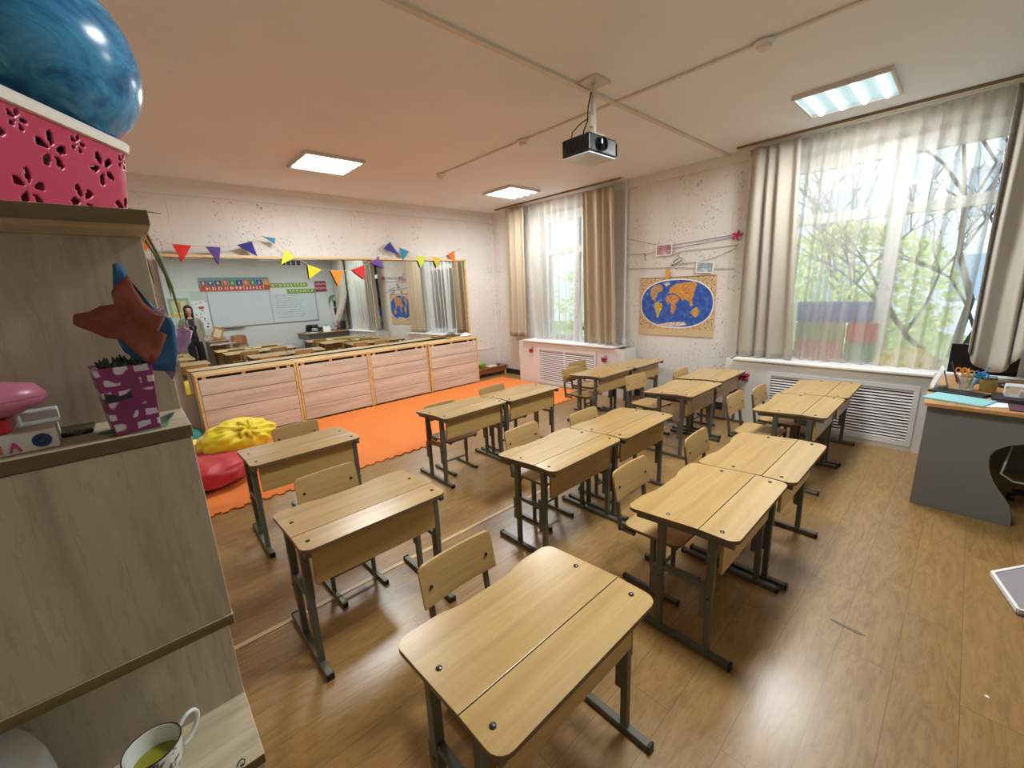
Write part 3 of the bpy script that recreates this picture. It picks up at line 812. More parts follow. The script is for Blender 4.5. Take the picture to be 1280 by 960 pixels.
# ------------------------------------------------------------------ wall between the windows: cords, cards, map
WX = XW-.012
def cord(name, label, pts, hx, r=.003):
    return tag(MB().tube([(WX, y, z) for y, z in pts], r, 6).build(name, M(name+'_cord', hx, .8), None), label, 'cord')
cord('clothes_line', 'brown cord across the wall from the heating pipe, topmost of the lines', [(3.40, 2.25), (3.0, 2.14), (2.84, 2.125)], '8c7a5c')
cord('clothes_line', 'double violet cord running up to the pink bow on the wall', [(2.75, 2.10), (2.3, 2.12), (1.95, 2.14), (1.95, 2.115), (2.3, 2.085), (2.75, 2.055)], '7c4f82')
cord('clothes_line', 'olive cord passing behind the pink landscape card', [(3.40, 2.04), (3.1, 2.02), (2.93, 2.035), (2.72, 1.97), (2.6, 2.01), (2.2, 2.015), (1.92, 2.02)], '8a8554')
cord('clothes_line', 'grey cord sloping up to the right above the blue landscape card', [(2.75, 1.85), (2.4, 1.86), (2.2, 1.89), (1.92, 1.99)], '77705f')
cord('clothes_line', 'lowest olive cord stretched straight across the wall above the map', [(3.40, 1.84), (2.7, 1.815), (1.93, 1.75)], '8f8c5e', .0035)
t = thing('ribbon_bow', 'pink ribbon bow pinned to the wall at the end of the violet cord', 'bow', (WX-.008, 1.93, 2.13))
BOWP = M('bow_pink', 'c4356e', .6)
for a in (20, 100, 165, 250, 310):
    ca, sa = math.cos(math.radians(a)), math.sin(math.radians(a))
    MB().tube([(0, 0, 0), (-.012, .03*ca-.01*sa, .03*sa+.01*ca), (-.004, .065*ca, .065*sa)], [.004, .016, .004], 8).build('loop', BOWP, t, smooth=True)
def card(name, label, y0, y1, z0, z1, mat, rot=0):
    t = thing(name, label, 'picture card', (WX-.012, (y0+y1)/2, (z0+z1)/2))
    w, h = abs(y1-y0)/2, (z1-z0)/2; t.rotation_euler = (rot, 0, 0)
    MB().box(-.001, .001, -w, w, -h, h).build('card', M('card_white', 'e8e4de', .6), t)
    MB().box(-.002, -.001, -w*.86, w*.86, -h*.82, h*.82).build('print', mat, t)
def landscape(nm, a, b_, c):
    m, nt, b, out = newmat(nm)
    col = ramp(nt, noise_n(nt, mapped(nt, (1, 6, 14)), 1.2, 4, .6, 1.5), [(.35, a), (.5, b_), (.65, c)])
    nt.links.new(col, b.inputs['Base Color']); b.inputs['Roughness'].default_value = .5
    return m
card('picture_card', 'pinkish landscape card clipped to the cords left of the coat hanger', 2.715, 2.945, 1.975, 2.125, landscape('print_pink', '6a5560', 'a8747c', 'd8b0b0'))
card('picture_card', 'blue and green landscape card clipped to the cords, upper right of the map', 2.17, 2.39, 1.725, 1.86, landscape('print_blue', '8fa05a', '8a9bb8', 'd8dccc'), .08)
t = thing('coat_hanger', 'dark wire coat hanger hooked on the wall cords above the map', 'hanger', (WX-.01, 2.64, 1.90))
MB().tube([(0, .075, -.065), (0, .03, .0), (0, -.03, .035), (0, -.065, .02), (0, -.06, -.005), (0, .0, -.03), (0, .075, -.065)], .004, 6).build('loop', M('wire_dark', '3a3532', .4, .6), t)
MB().tube([(0, -.03, .035), (0, -.005, .06), (0, -.02, .085), (0, -.04, .085)], .003, 6).build('hook', M('wire_dark2', '3a3532', .4, .6), t)
tag(MB().box(-.004, .004, -.025, .025, -.055, .055).build('paper_tag', M('tag_orange', 'd99a3a', .7), None, loc=(WX-.008, 2.765, 1.74)), 'orange paper tag holding the map to the lowest cord', 'tag')
tag(MB().tube([(0, .02, .05), (0, -.005, .02), (0, .012, 0), (0, -.005, -.03), (0, .008, -.055)], .004, 6).build('wire_hook', M('hook_dark', '3a3532', .4, .6), None, loc=(WX-.008, 3.10, 1.98)), 'small dark wire hook hanging on the cords near the heating pipe', 'hook')

t = thing('world_map', "children's world map poster with a blue oval sea on the wall below the cords", 'map', (XW-.008, 2.65, 1.305))
t.rotation_euler = (0, 0, 0)
mp_, nt, b, out = newmat('map_border')
v = mapped(nt, (1, 1, 1))
c0 = ramp(nt, noise_n(nt, v, 42, 2, .6), [(.36, '6e4436'), (.44, 'c8a878'), (.58, 'd8be92'), (.66, '9a5a3e')])
nt.links.new(c0, b.inputs['Base Color']); b.inputs['Roughness'].default_value = .45
w, h = .515, .385
def bowl_sheet(x): return x
MB().box(-.003, .003, -w, w, -h+.085, h).build('sheet', mp_, t)
MB().box(-.003, .003, -w, w, -h-.0, -h+.085).build('bottom_strip', M('map_tan', 'd0b588', .5), t)
MB().tube([(0, -w, h), (0, w, h)], .006, 8).build('top_rod', M('map_rod', '8a6f48', .5), t)
def oval(a, b_, n=64, p=2.35):
    res = []
    for k in range(n):
        q = 2*PI*k/n; cx, sx = math.cos(q), math.sin(q)
        res.append((math.copysign(abs(cx)**(2/p), cx)*a, math.copysign(abs(sx)**(2/p), sx)*b_))
    return res
RM = Matrix.Translation((0, 0, .04)) @ Matrix(((0, 0, -1, 0), (-1, 0, 0, 0), (0, 1, 0, 0), (0, 0, 0, 1)))   # (u right, v up, w towards room)
MB().prism(oval(.505, .325), .0031, .0036, RM).build('oval_rim', M('map_white', 'e4e2da', .5), t)
sea, nt, b, out = newmat('map_sea')
c0 = ramp(nt, noise_n(nt, mapped(nt, (1, 1, 1)), 16, 5, .75), [(.30, '1f3a8a'), (.5, '2b55a8'), (.60, '3c6cb8'), (.68, '86a8d4')])
nt.links.new(c0, b.inputs['Base Color']); b.inputs['Roughness'].default_value = .4
MB().prism(oval(.49, .308), .0036, .0042, RM).build('sea', sea, t)
def landmat(nm, a, b_, c):
    m, nt, b, out = newmat(nm)
    col = ramp(nt, noise_n(nt, mapped(nt, (1, 1, 1)), 34, 3, .7), [(.34, '3c2a28'), (.41, a), (.49, b_), (.56, 'a8503c'), (.62, c), (.7, '6a7a4a')])
    nt.links.new(col, b.inputs['Base Color']); b.inputs['Roughness'].default_value = .45
    return m
LANDS = [('north_america', [(-0.3598, 0.1994), (-0.3077, 0.2438), (-0.2451, 0.2586), (-0.2034, 0.2537), (-0.1773, 0.2142), (-0.1877, 0.1698), (-0.2347, 0.1599), (-0.2608, 0.1105), (-0.2868, 0.0513), (-0.2608, 0.0217), (-0.2973, 0.0365), (-0.339, 0.0711), (-0.3598, 0.1303)], ('b8584a', 'c9b37a', '8fae74')), ('south_america', [(-0.2816, 0.0118), (-0.2347, 0.0316), (-0.1773, -0.0079), (-0.1825, -0.0671), (-0.219, -0.1263), (-0.2295, -0.1856), (-0.2555, -0.1856), (-0.2608, -0.1263), (-0.292, -0.0572), (-0.2973, -0.0178)], ('d6b23a', 'e0c84c', '9fae4a')), ('africa', [(-0.1252, 0.1007), (-0.0574, 0.1204), (0.0156, 0.1204), (0.0574, 0.0711), (0.0469, 0.0316), (0.0052, 0.002), (0.0156, -0.0572), (-0.0052, -0.1165), (-0.0365, -0.1411), (-0.0574, -0.0967), (-0.0522, -0.0276), (-0.0678, 0.0118), (-0.1199, 0.0217), (-0.1325, 0.0612)], ('c8823e', 'dba85a', 'c96e58')), ('eurasia', [(-0.0939, 0.1303), (-0.0782, 0.2092), (0.0052, 0.2586), (0.1095, 0.2734), (0.2451, 0.2783), (0.2868, 0.2389), (0.2555, 0.1698), (0.2451, 0.1105), (0.2242, 0.0513), (0.2451, -0.0178), (0.2138, -0.0326), (0.1825, 0.0316), (0.1304, 0.0612), (0.0991, 0.0415), (0.0678, 0.0809), (0.0052, 0.1352), (-0.0574, 0.1402)], ('c4603c', 'e0b840', 'c98a58')), ('australia', [(0.2034, -0.1066), (0.2451, -0.0671), (0.2973, -0.0375), (0.3233, -0.0967), (0.3129, -0.1559), (0.2764, -0.1757), (0.2347, -0.1362)], ('d08c4a', 'e0bc50', 'd8a050')), ('greenland', [(-0.1721, 0.2685), (-0.0991, 0.2882), (-0.0782, 0.2586), (-0.1304, 0.229)], ('cfd4d8', 'dde2e6', 'b8c4d4')), ('antarctica', [(-0.2451, -0.2793), (-0.1408, -0.2596), (-0.0365, -0.2428), (0.1304, -0.2349), (0.1721, -0.2695), (0.0469, -0.302), (-0.1304, -0.302)], ('d8d4c4', 'e6e2d6', 'cfc8b4'))]
for nm, poly, cs in LANDS:
    MB().prism(poly, .0042, .0052, RM).build('continent', landmat('land_'+nm, *cs), t)

# red bow hanging at the desk corner, ornaments on the radiator cover
REDB = M('red_bow_satin', '9c1f2a', .5)
def butterfly(name, label, loc, s=1.0, hook=True):
    t = thing(name, label, 'decoration', loc)
    for sy in (-1, 1):
        for a, ln in ((35, .055), (-25, .045)):
            ca, sa = math.cos(math.radians(a)), math.sin(math.radians(a))
            MB().tube([(0, 0, 0), (-.006, sy*ln*.6*ca*s, ln*.6*sa*s), (-.003, sy*ln*ca*s, ln*sa*s)], [.004*s, .018*s, .006*s], 8).build('wing', REDB, t, smooth=True)
    MB().tube([(-.004, 0, -.03*s), (-.006, 0, .03*s)], .006*s, 8).build('body', REDB, t)
    if hook: MB().tube([(-.004, 0, .03*s), (-.004, -.02*s, .06*s), (-.004, -.045*s, .06*s), (-.004, -.05*s, .04*s)], .004*s, 6).build('ribbon', REDB, t)
butterfly('butterfly_ornament', 'red butterfly ornament left of the screens on the far radiator cover', (RX-.014, 5.07, .565), 1.0)
butterfly('butterfly_ornament', 'red butterfly ornament right of the screens on the far radiator cover', (RX-.014, 3.55, .545), 1.05)
butterfly('ribbon_bow', 'dark red bow on the left end of the long radiator cover', (RX-.030, 1.64, .53), 1.5, False)

# ------------------------------------------------------------------ teacher desk and what is on it
t = thing('teacher_desk', 'grey teacher desk with an oak top and a curved end panel at right edge', 'desk', (3.94, 0, 0))
out = [(.09, 0), (.09, .737), (-.80, .737), (-.80, .60), (-.62, .585), (-.46, .575), (-.36, .560), (-.30, .535), (-.256, .497), (-.236, .45), (-.238, .40), (-.25, .34), (-.272, .285), (-.30, .235), (-.335, .185), (-.362, .14), (-.378, .08), (-.386, 0)]
PM = Matrix(((0, 0, 1, 0), (1, 0, 0, 0), (0, 1, 0, 0), (0, 0, 0, 1)))
MB().prism(out, 0, .020, PM).build('end_panel', GREYP, t, bevel=.002)
MB().box(.02, 1.13, .03, .048, .30, .737).build('front_panel', GREYP, t)
MB().prism([(y, z) for y, z in out[:2]]+[(-.55, .737), (-.55, 0)], 1.13, 1.15, PM).build('end_panel', GREYP, t)
tp = MB().prism(rrect(-.05, 1.165, -.84, .11, .03), .737, .762).build('desktop', TEAK, t, bevel=.003)
DZ = .763
tag(MB().box(-.11, .11, -.15, .15, 0, .012).build('folder', M('folder_cyan', '8fc9cc', .4), None, bevel=.003, loc=(4.085, -.05, DZ)), 'pale turquoise folder lying at the near corner of the teacher desk', 'folder')
bpy.data.objects['folder'].rotation_euler = (0, 0, -.30)
tag(MB().box(-.075, .075, -.14, .14, 0, .016).build('notebook', M('notebook_black', '15161c', .4), None, bevel=.003, loc=(4.295, -.045, DZ)), 'black notebook lying behind the turquoise folder on the teacher desk', 'notebook')
bpy.data.objects['notebook'].rotation_euler = (0, 0, -.35)
tag(MB().box(-.10, .10, -.11, .11, 0, .002).build('paper_sheet', M('paper_white', 'dfe3ea', .7), None, loc=(4.10, -.22, DZ)), 'white paper sheets sticking out beside the turquoise folder', 'paper')
bpy.data.objects['paper_sheet'].rotation_euler = (0, 0, .5)
t = thing('desk_calendar', 'white folded desk calendar standing at the far left corner of the teacher desk', 'calendar', (4.47, .055, DZ), .1)
for s_ in (-1, 1):
    MB().box(-.10, .10, -.0015, .0015, 0, .16, Matrix.Translation((0, s_*.045, 0)) @ Matrix.Rotation(s_*.28, 4, 'X')).build('leaf', M('calendar_white', 'd5dadb', .6), t)
t = thing('pencil_cup', 'clear pencil cup full of scissors and markers on the teacher desk', 'pencil cup', (4.48, -.075, DZ))
MB().lathe([(.035, 0), (.04, .002), (.045, .09), (.042, .09), (.037, .006), (0, .005)], 20).build('cup', CLEARP, t, smooth=40)
for (dx, dy, hx, ln, hd) in ((.01, .012, 'e8912c', .15, 1), (-.012, .0, 'e8912c', .145, 1), (.005, -.02, '2f86c4', .135, 1), (-.01, -.024, '2a7fbf', .13, 1), (.0, .03, '3f3f44', .2, 0), (.015, -.03, '6d7780', .17, 0), (-.015, .018, 'c96a74', .12, 0), (-.02, -.01, '58a05a', .13, 0), (.018, .0, 'e3c43a', .15, 0)):
    m = M('marker_'+hx, hx, .4)
    k = MB(); tip = Vector((dx*3.2, dy*3.2, ln)); base = Vector((dx, dy, .012))
    if hd:
        k.tube([base, base.lerp(tip, .75)], .004, 8)
        d = (tip-base).normalized(); c0 = base.lerp(tip, .9)
        for s_ in (-1, 1):
            cc = c0+Vector((0, s_*.016, 0))
            k.tube([cc+Vector((0, .013*math.cos(a), .018*math.sin(a))) for a in [2*PI*i/10 for i in range(11)]], .004, 6)
        k.build('scissors', m, t)
    else:
        k.tube([base, tip], .0055, 8); k.build('marker', m, t)
t = thing('plastic_case', 'clear plastic case with small items near the right edge of the teacher desk', 'case', (4.27, -.335, DZ+.03))
MB().box(-.06, .06, -.085, .085, 0, .075).build('shell', CLEARP, t, bevel=.01)
MB().box(-.04, .03, -.06, .02, .004, .045).build('contents', M('case_contents', 'b9a0a0', .6), t, bevel=.01)
tag(MB().box(-.10, .10, -.16, .16, 0, .028).build('black_box', M('box_dark', '231c24', .4), None, bevel=.004, loc=(4.24, -.36, DZ)), 'flat dark box under the clear plastic case on the teacher desk', 'box')
tag(MB().box(-.09, .09, -.15, .15, 0, .006).build('clipboard', M('maroon', '5a3040', .5), None, loc=(4.03, -.42, DZ)), 'maroon clipboard at the near edge of the teacher desk', 'clipboard')
tag(MB().lathe([(.03, 0), (.032, .012), (.024, .028), (0, .034)], 18, sx=1.5).build('computer_mouse', BLACKP, None, smooth=True, loc=(4.72, -.27, DZ)), 'black computer mouse near the monitor on the teacher desk', 'mouse')
tag(MB().box(-.045, .045, -.2, .2, 0, .014).build('keyboard', M('keyboard_grey', '4a4c52', .5), None, bevel=.004, loc=(4.80, -.22, DZ)), 'long grey keyboard lying in front of the monitor', 'keyboard')
t = thing('monitor', 'black monitor on the teacher desk, partly covered by the lifted curtain', 'monitor', (5.035, -.15, DZ))
MB().box(-.012, .012, -.19, .19, .03, .27).build('screen', M('screen_black', '0c0d10', .2), t, bevel=.004)
MB().box(.012, .05, -.03, .03, .0, .16).box(-.05, .07, -.1, .1, 0, .012).build('stand', BLACKP, t, bevel=.003)
t = thing('jar', 'amber glass jar standing beside the pencil cup', 'jar', (4.49, -.185, DZ))
MB().lathe([(.03, 0), (.042, .004), (.045, .06), (.042, .085), (.038, .085), (.04, .06), (.036, .008), (0, .006)], 20).build('glass', M('amber', '8f7a3e', .2, alpha=.8), t, smooth=40)
# office chair under the desk
t = thing('office_chair', 'black office chair pushed under the teacher desk', 'chair', (4.42, -.66, 0))
MB().prism(rrect(-.23, .23, -.22, .22, .08), .42, .49).build('seat', BLACKP, t, bevel=.02, bseg=3)
def ob(u, v):
    return Vector(((u*2-1)*.21*(1-.25*v*v), -.26-.05*v+.05*(u*2-1)**2, .56+.40*v))
MB().grid(ob, 12, 8).build('backrest', BLACKP, t, smooth=True, solid=.05)
MB().tube([(0, 0, .09), (0, 0, .42)], .028, 12).build('column', M('chair_column', '2c2c2e', .3, .6), t)
MB().bar((0, -.1, .44), (0, -.27, .50), .05, .02).bar((0, -.27, .49), (0, -.285, .62), .05, .02).build('back_support', BLACKP, t)
for k in range(5):
    a = 2*PI*k/5+.3
    l = MB().bar((0, 0, .095), (.26*math.cos(a), .26*math.sin(a), .07), .045, .03).build('base_leg', BLACKP, t)
    MB().lathe([(.0, -.02), (.025, -.02), (.03, 0), (.025, .02), (0, .02)], 14, mtx=Matrix.Translation((.26*math.cos(a), .26*math.sin(a), .03)) @ Matrix.Rotation(PI/2, 4, 'X')).build('caster', BLACKP, l, smooth=40)
tag(MB().tube([(4.12, -.33, .50), (4.02, -.31, .40), (3.99, -.30, .33), (4.02, -.36, .28), (4.06, -.47, .27), (4.04, -.6, .33), (4.0, -.72, .5), (3.99, -.75, .735)], .006, 8).build('power_cable', M('cable_grey', 'a9a6a0', .5), None, smooth=True), 'light grey cable looping under the teacher desk', 'cable')

# pale table corner at the right edge of the picture
t = thing('side_table', 'light grey table with a white rim, only its corner showing at the right edge', 'table', (2.0, -.50, 0))
tp = [(-.136, .33), (.29, .052), (.10, -.20), (-.20, -.18), (-.31, .285)]
MB().prism(tp, .676, .70).build('tabletop', M('table_lilac', '8f888e', .4), t, bevel=.004)
rim = MB()
for i in range(5):
    a, b_ = Vector(tp[i]+(0,)), Vector(tp[(i+1) % 5]+(0,))
    rim.bar((a.x, a.y, .696), (b_.x, b_.y, .696), .008, .012)
rim.build('rim', M('table_rim', 'e9e6e2', .4), t)
for x, y in ((.07, -.16), (-.16, -.14)): MB().tube([(x, y, 0), (x, y, .676)], .016, 10).build('leg', STEEL, t)
# marks and scraps on the floor
tag(MB().prism([(.012, 0), (.022, .03), (.02, .075), (.03, .12), (.018, .135), (.006, .11), (.004, .07), (0, .02)], 0.0003, .0015).build('floor_scuff', M('scuff_grey', '71644f', .6), None, loc=(2.235, .11, 0)), 'dark scuffed patch on the floor in the aisle', 'stain')
tag(MB().prism([(0, 0), (.012, .003), (.01, .014), (.001, .01)], 0.0003, .0015).build('paper_scrap', M('scrap_white', 'efefef', .7), None, loc=(2.20, -.27, 0)), 'tiny white paper scrap on the floor at the lower right', 'paper scrap')

# ------------------------------------------------------------------ beanbags and cushions on the mats
def beanbag(label, loc, rx, ry, rz_, hx, knot, seed, flat=.5):
    def fn(u, v):
        a = 2*PI*u; th = PI*(v-.5)
        c, s = math.cos(th), math.sin(th)
        e = .75
        r = abs(c)**e
        z = math.copysign(abs(s)**.8, s)
        if z < 0: z *= flat
        q = Vector((math.cos(a)*2, math.sin(a)*2, z*2+seed))
        k = 1+.07*noise.noise(q*1.1)+.05*noise.noise(q*2.6)
        pl = .035*math.sin(a*11+3*noise.noise(q*1.5))*max(0, s)**.8*(1-max(0, s))**.3*1.6
        dip = -.10*max(0, s-.86)/.14 if knot else 0
        wr = .05*abs(noise.noise(q*3.4))
        return Vector((rx*r*math.cos(a)*(k+pl-wr), ry*r*math.sin(a)*(k+pl-wr), rz_*(z*(k+pl*.6-wr*.5)+dip)))
    m = M('beanbag_'+hx, hx, .5, sheen=.3, bump=.2, bscale=90)
    t = thing('beanbag', label, 'beanbag', loc)
    MB().grid(fn, 72, 36).build('cover', m, t, smooth=True)
    if knot:
        kn = MB()
        for i in range(7):
            a = 2*PI*i/7
            kn.tube([(0, 0, rz_*.84), (.03*math.cos(a), .03*math.sin(a), rz_*.95), (.07*math.cos(a), .06*math.sin(a), rz_*(.98+.05*math.sin(3*i))), (.12*math.cos(a+.3), .11*math.sin(a+.3), rz_*.93)], [.012, .022, .022, .008], 8)
        kn.build('gathered_neck', m, t, smooth=True)
    return t
beanbag('big red beanbag lying on the orange mat beside the bookcase', (.26, 4.56, .127), .44, .40, .165, 'b81d2b', False, 3, .66)
b_ = beanbag('yellow beanbag with a gathered neck, piled on top of the red one', (.600, 4.72, .300), .36, .185, .235, 'e3cf12', True, 9, .8)
b_.rotation_euler = (.95, .1, .35)
tag(MB().grid(lambda u, v: Vector((.26*abs(math.cos(PI*(v-.5)))**.5*math.cos(2*PI*u), .20*abs(math.cos(PI*(v-.5)))**.5*math.sin(2*PI*u), .10*math.sin(PI*(v-.5)))), 32, 16).build('cushion', M('teal_cushion', '2f7f78', .7, vary=.15), None, smooth=True, loc=(.175, 5.95, .115)), 'teal cushion on the mat at the left end of the drawer cabinets', 'cushion')
tag(MB().grid(lambda u, v: Vector((.14*abs(math.cos(PI*(v-.5)))**.5*math.cos(2*PI*u)*(1+.15*math.sin(6*PI*u)), .12*abs(math.cos(PI*(v-.5)))**.5*math.sin(2*PI*u), .09*math.sin(PI*(v-.5)))), 32, 16).build('soft_toy', M('toy_yellow', 'f0dc6a', .8), None, smooth=True, loc=(.26, 5.45, .105)), 'small pale yellow cushion toy between the bookcase and the yellow beanbag', 'soft toy')

# ------------------------------------------------------------------ bookcase at the left
BX0, BX1, BYF, BYB = -.95, .050, .90, 1.45
t = thing('bookcase', 'grey oak bookcase filling the left side of the picture, with open niches', 'bookcase', (-.45, 1.15, 0))
def bb(name, x0, x1, y0, y1, z0, z1, m, bev=.0015):
    return MB().box(x0+.45, x1+.45, y0-1.15, y1-1.15, z0, z1).build(name, m, t, bevel=bev)
def board(name, x0, x1, y0, y1, z0, z1):
    o = bb(name, x0, x1, y0, y1, z0, z1, [OAKH, OAKEDGE])
    for p in o.data.polygons:
        if abs(p.normal.y) > .5: p.material_index = 1
    return o
board('top_shelf', BX0, BX1+.008, BYF, BYB, 1.7620, 1.785)
bb('back_panel', BX0, BX1+.001, 1.06, BYB, 1.431, 1.762, OAKV)
board('shelf', BX0, BX1+.002, BYF, BYB, 1.4095, 1.431)
dr = bb('drawer', BX0+.002, BX1-.001, BYF+.001, BYB, 1.041, 1.408, OAKV)
board('shelf', BX0, BX1, BYF-.001, BYB, 1.019, 1.0405)
bb('back_panel', BX0, BX1-.002, 1.095, BYB, .688, 1.019, OAKV)
board('shelf', BX0, BX1-.001, BYF-.003, BYB, .664, .688)
bb('base_cabinet', BX0, BX1-.003, BYF+.015, BYB, 0, .664, OAKV)

# basket with a ball
PINKP = M('basket_pink', 'ad2148', .3, spec=.5)
t = thing('basket', 'pink plastic basket with cut-out flowers and white rim on top of the bookcase', 'basket', (0, 0, 1.7855))
ux, uy = Vector((.556, .831, 0)), Vector((-.831, .556, 0))
C = Vector((.083, 1.258, 0))
bc = C-ux*.19+uy*.115
RB = Matrix.Translation(bc) @ Matrix(((ux.x, uy.x, 0, 0), (ux.y, uy.y, 0, 0), (0, 0, 1, 0), (0, 0, 0, 1)))
def bring(hx, hy, r, z, n=10): return [RB @ Vector((x, y, z)) for x, y in rrect(-hx, hx, -hy, hy, r, n)]
# flowers cut through the walls: holes are made by leaving petals out of a fine wall grid
N = len(bring(.17, .11, .05, 0))
def per(hx, hy, r):
    pts = rrect(-hx, hx, -hy, hy, r, 10); pts.append(pts[0]); L = [0]
    for a, b2 in zip(pts, pts[1:]): L.append(L[-1]+math.dist(a, b2))
    return pts, L
def on_per(s, hx, hy, r):
    pts, L = per(hx, hy, r); s = (s % 1)*L[-1]
    for i in range(len(L)-1):
        if L[i+1] >= s:
            f = (s-L[i])/max(1e-9, L[i+1]-L[i]); return (pts[i][0]+(pts[i+1][0]-pts[i][0])*f, pts[i][1]+(pts[i+1][1]-pts[i][1])*f)
    return pts[0]
NU, NV, HB = 300, 56, .172
def lerp(a, b2, f): return a+(b2-a)*f
ring = [[None]*(NU) for _ in range(NV+1)]
Pt, Pb = per(.19, .115, .05), per(.17, .098, .045)
def sample(P, s):
    pts, L = P; s = (s % 1)*L[-1]
    import bisect
    i = min(len(L)-2, max(0, bisect.bisect_right(L, s)-1)); f = (s-L[i])/max(1e-9, L[i+1]-L[i])
    return pts[i][0]+(pts[i+1][0]-pts[i][0])*f, pts[i][1]+(pts[i+1][1]-pts[i][1])*f
PL = Pt[1][-1]
flowers = []
nfl = 10
for k in range(nfl):
    for row, zz in ((0, .042), (1, .112)):
        flowers.append(((k+(.5 if row else 0)+.25)/nfl*PL, zz, .031, .3+.5*(k % 3)))
    flowers.append(((k+.25)/nfl*PL, .140, .017, .1))
def hole(sx, z):
    for fx, fz, R, rot in flowers:
        dx = (sx-fx+PL/2) % PL-PL/2; dz = z-fz
        rr = math.hypot(dx, dz)
        if rr > R*1.02: continue
        a = math.atan2(dz, dx)-rot
        a = (a+PI/5) % (2*PI/5)-PI/5
        px_, py_ = rr*math.cos(a)-.63*R, rr*math.sin(a)
        wd = .20*R*(1+.35*px_/(.37*R))
        if (px_/(.37*R))**2+(py_/wd)**2 < 1: return True
    return False
vs = []
for j in range(NV+1):
    z = HB*j/NV
    for i in range(NU):
        a, b2 = sample(Pt, i/NU), sample(Pb, i/NU); f = j/NV
        vs.append(RB @ Vector((lerp(b2[0], a[0], f), lerp(b2[1], a[1], f), z+.002)))
fs = []
for j in range(NV):
    for i in range(NU):
        if not hole((i+.5)/NU*PL, HB*(j+.5)/NV):
            fs.append((j*NU+i, j*NU+(i+1) % NU, (j+1)*NU+(i+1) % NU, (j+1)*NU+i))
w_ = MB(); w_.add(vs, fs); w_.build('wall', PINKP, t, smooth=True, solid=.003)
MB().add([RB @ Vector((x, y, .002)) for x, y in rrect(-.17, .17, -.098, .098, .045, 10)], [tuple(range(44))]).build('bottom', PINKP, t, solid=.003)
rm = MB(); prof = [(.187, .112, HB-.012), (.196, .121, HB-.010), (.199, .124, HB+.006), (.194, .119, HB+.010), (.186, .111, HB+.004)]
rv = [RB @ Vector((x, y, z)) for hx_, hy_, z in prof for x, y in rrect(-hx_, hx_, -hy_, hy_, .055, 10)]
nr = len(rv)//len(prof)
rm.add(rv, [(a*nr+i, a*nr+(i+1) % nr, ((a+1) % 5)*nr+(i+1) % nr, ((a+1) % 5)*nr+i) for a in range(5) for i in range(nr)])
rm.build('rim', M('basket_rim', 'dedad0', .35), t, smooth=50)
ballm, nt, b, out = newmat('marbled_ball')
v = mapped(nt, (1, 1, 1.6), rot=(.4, .2, 0))
c0 = ramp(nt, noise_n(nt, v, 9, 5, .6, 2.5), [(.3, '17527f'), (.48, '2f7fae'), (.6, '3f93bf'), (.74, '86bcd2')])
sp = nt.nodes.new('ShaderNodeTexVoronoi'); sp.inputs['Scale'].default_value = 4.2; nt.links.new(mapped(nt, (1, 1, 1)), sp.inputs['Vector'])
c1 = mixc(nt, ramp(nt, sp.outputs['Distance'], [(.10, (1, 1, 1, 1)), (.16, (0, 0, 0, 1))]), c0, 'b06a86')
nt.links.new(c1, b.inputs['Base Color']); b.inputs['Roughness'].default_value = .22
MBb = MB(); R_ = .170
MBb.lathe([(max(0, R_*math.cos(PI*(k/28-.5))), R_*math.sin(PI*(k/28-.5))) for k in range(29)], 48)
o = MBb.build('ball', ballm, None, smooth=True, loc=(-.052, 1.245, 2.102)); tag(o, 'glossy marbled blue ball sitting in the pink basket', 'ball')
# plant on the top shelf, leaves trailing over the right edge
t = thing('trailing_plant', 'plant behind the basket with long thin leaves trailing over the bookcase edge', 'plant', (-.02, 1.385, 1.7855))
MB().lathe([(.03, 0), (.042, .075), (.046, .08), (.04, .08), (.036, .02), (0, .018)], 20).build('pot', M('clay_pot', '8a5a40', .7), t, smooth=40)
LEAFG = M('leaf_olive', '5a6238', .6)
for pts, r in (([(0, 0, .05), (.03, -.02, .085), (.085, -.05, .055), (.108, -.06, -.04), (.118, -.06, -.105), (.122, -.06, -.185)], .0035),
               ([(0, 0, .05), (.03, -.02, .08), (.082, -.05, .02), (.10, -.06, -.03), (.112, -.06, -.08), (.114, -.055, -.13)], .003),
               ([(0, 0, .05), (.03, -.02, .075), (.078, -.05, .0), (.084, -.055, -.05), (.088, -.06, -.10)], .0025),
               ([(0, 0, .05), (.04, -.01, .08), (.09, -.03, .07), (.13, -.04, .065)], .002), ([(0, 0, .05), (-.02, .02, .12), (-.06, .03, .14)], .003)):
    MB().tube(pts, [r]*(len(pts)-1)+[.0008], 6).build('leaf', LEAFG, t, smooth=True)

# pot with paper leaves wrapped in pink film
POTM, nt, b, out = newmat('purple_painted_pot')
v = mapped(nt, (1, 1, 1))
br = nt.nodes.new('ShaderNodeTexBrick'); br.inputs['Scale'].default_value = 1; br.inputs['Brick Width'].default_value = .026; br.inputs['Row Height'].default_value = .0185
br.inputs['Mortar Size'].default_value = .0045; br.inputs['Mortar Smooth'].default_value = .2; br.offset = .5
mpb = nt.nodes.new('ShaderNodeMapping'); mpb.inputs['Rotation'].default_value = (PI/2, 0, 0)
tcb = nt.nodes.new('ShaderNodeTexCoord'); nt.links.new(tcb.outputs['Object'], mpb.inputs[0]); 
wob = nt.nodes.new('ShaderNodeVectorMath'); wob.operation = 'ADD'; nt.links.new(mpb.outputs[0], wob.inputs[0])
nz = nt.nodes.new('ShaderNodeTexNoise'); nz.inputs['Scale'].default_value = 60
sc = nt.nodes.new('ShaderNodeVectorMath'); sc.operation = 'SCALE'; sc.inputs['Scale'].default_value = .009
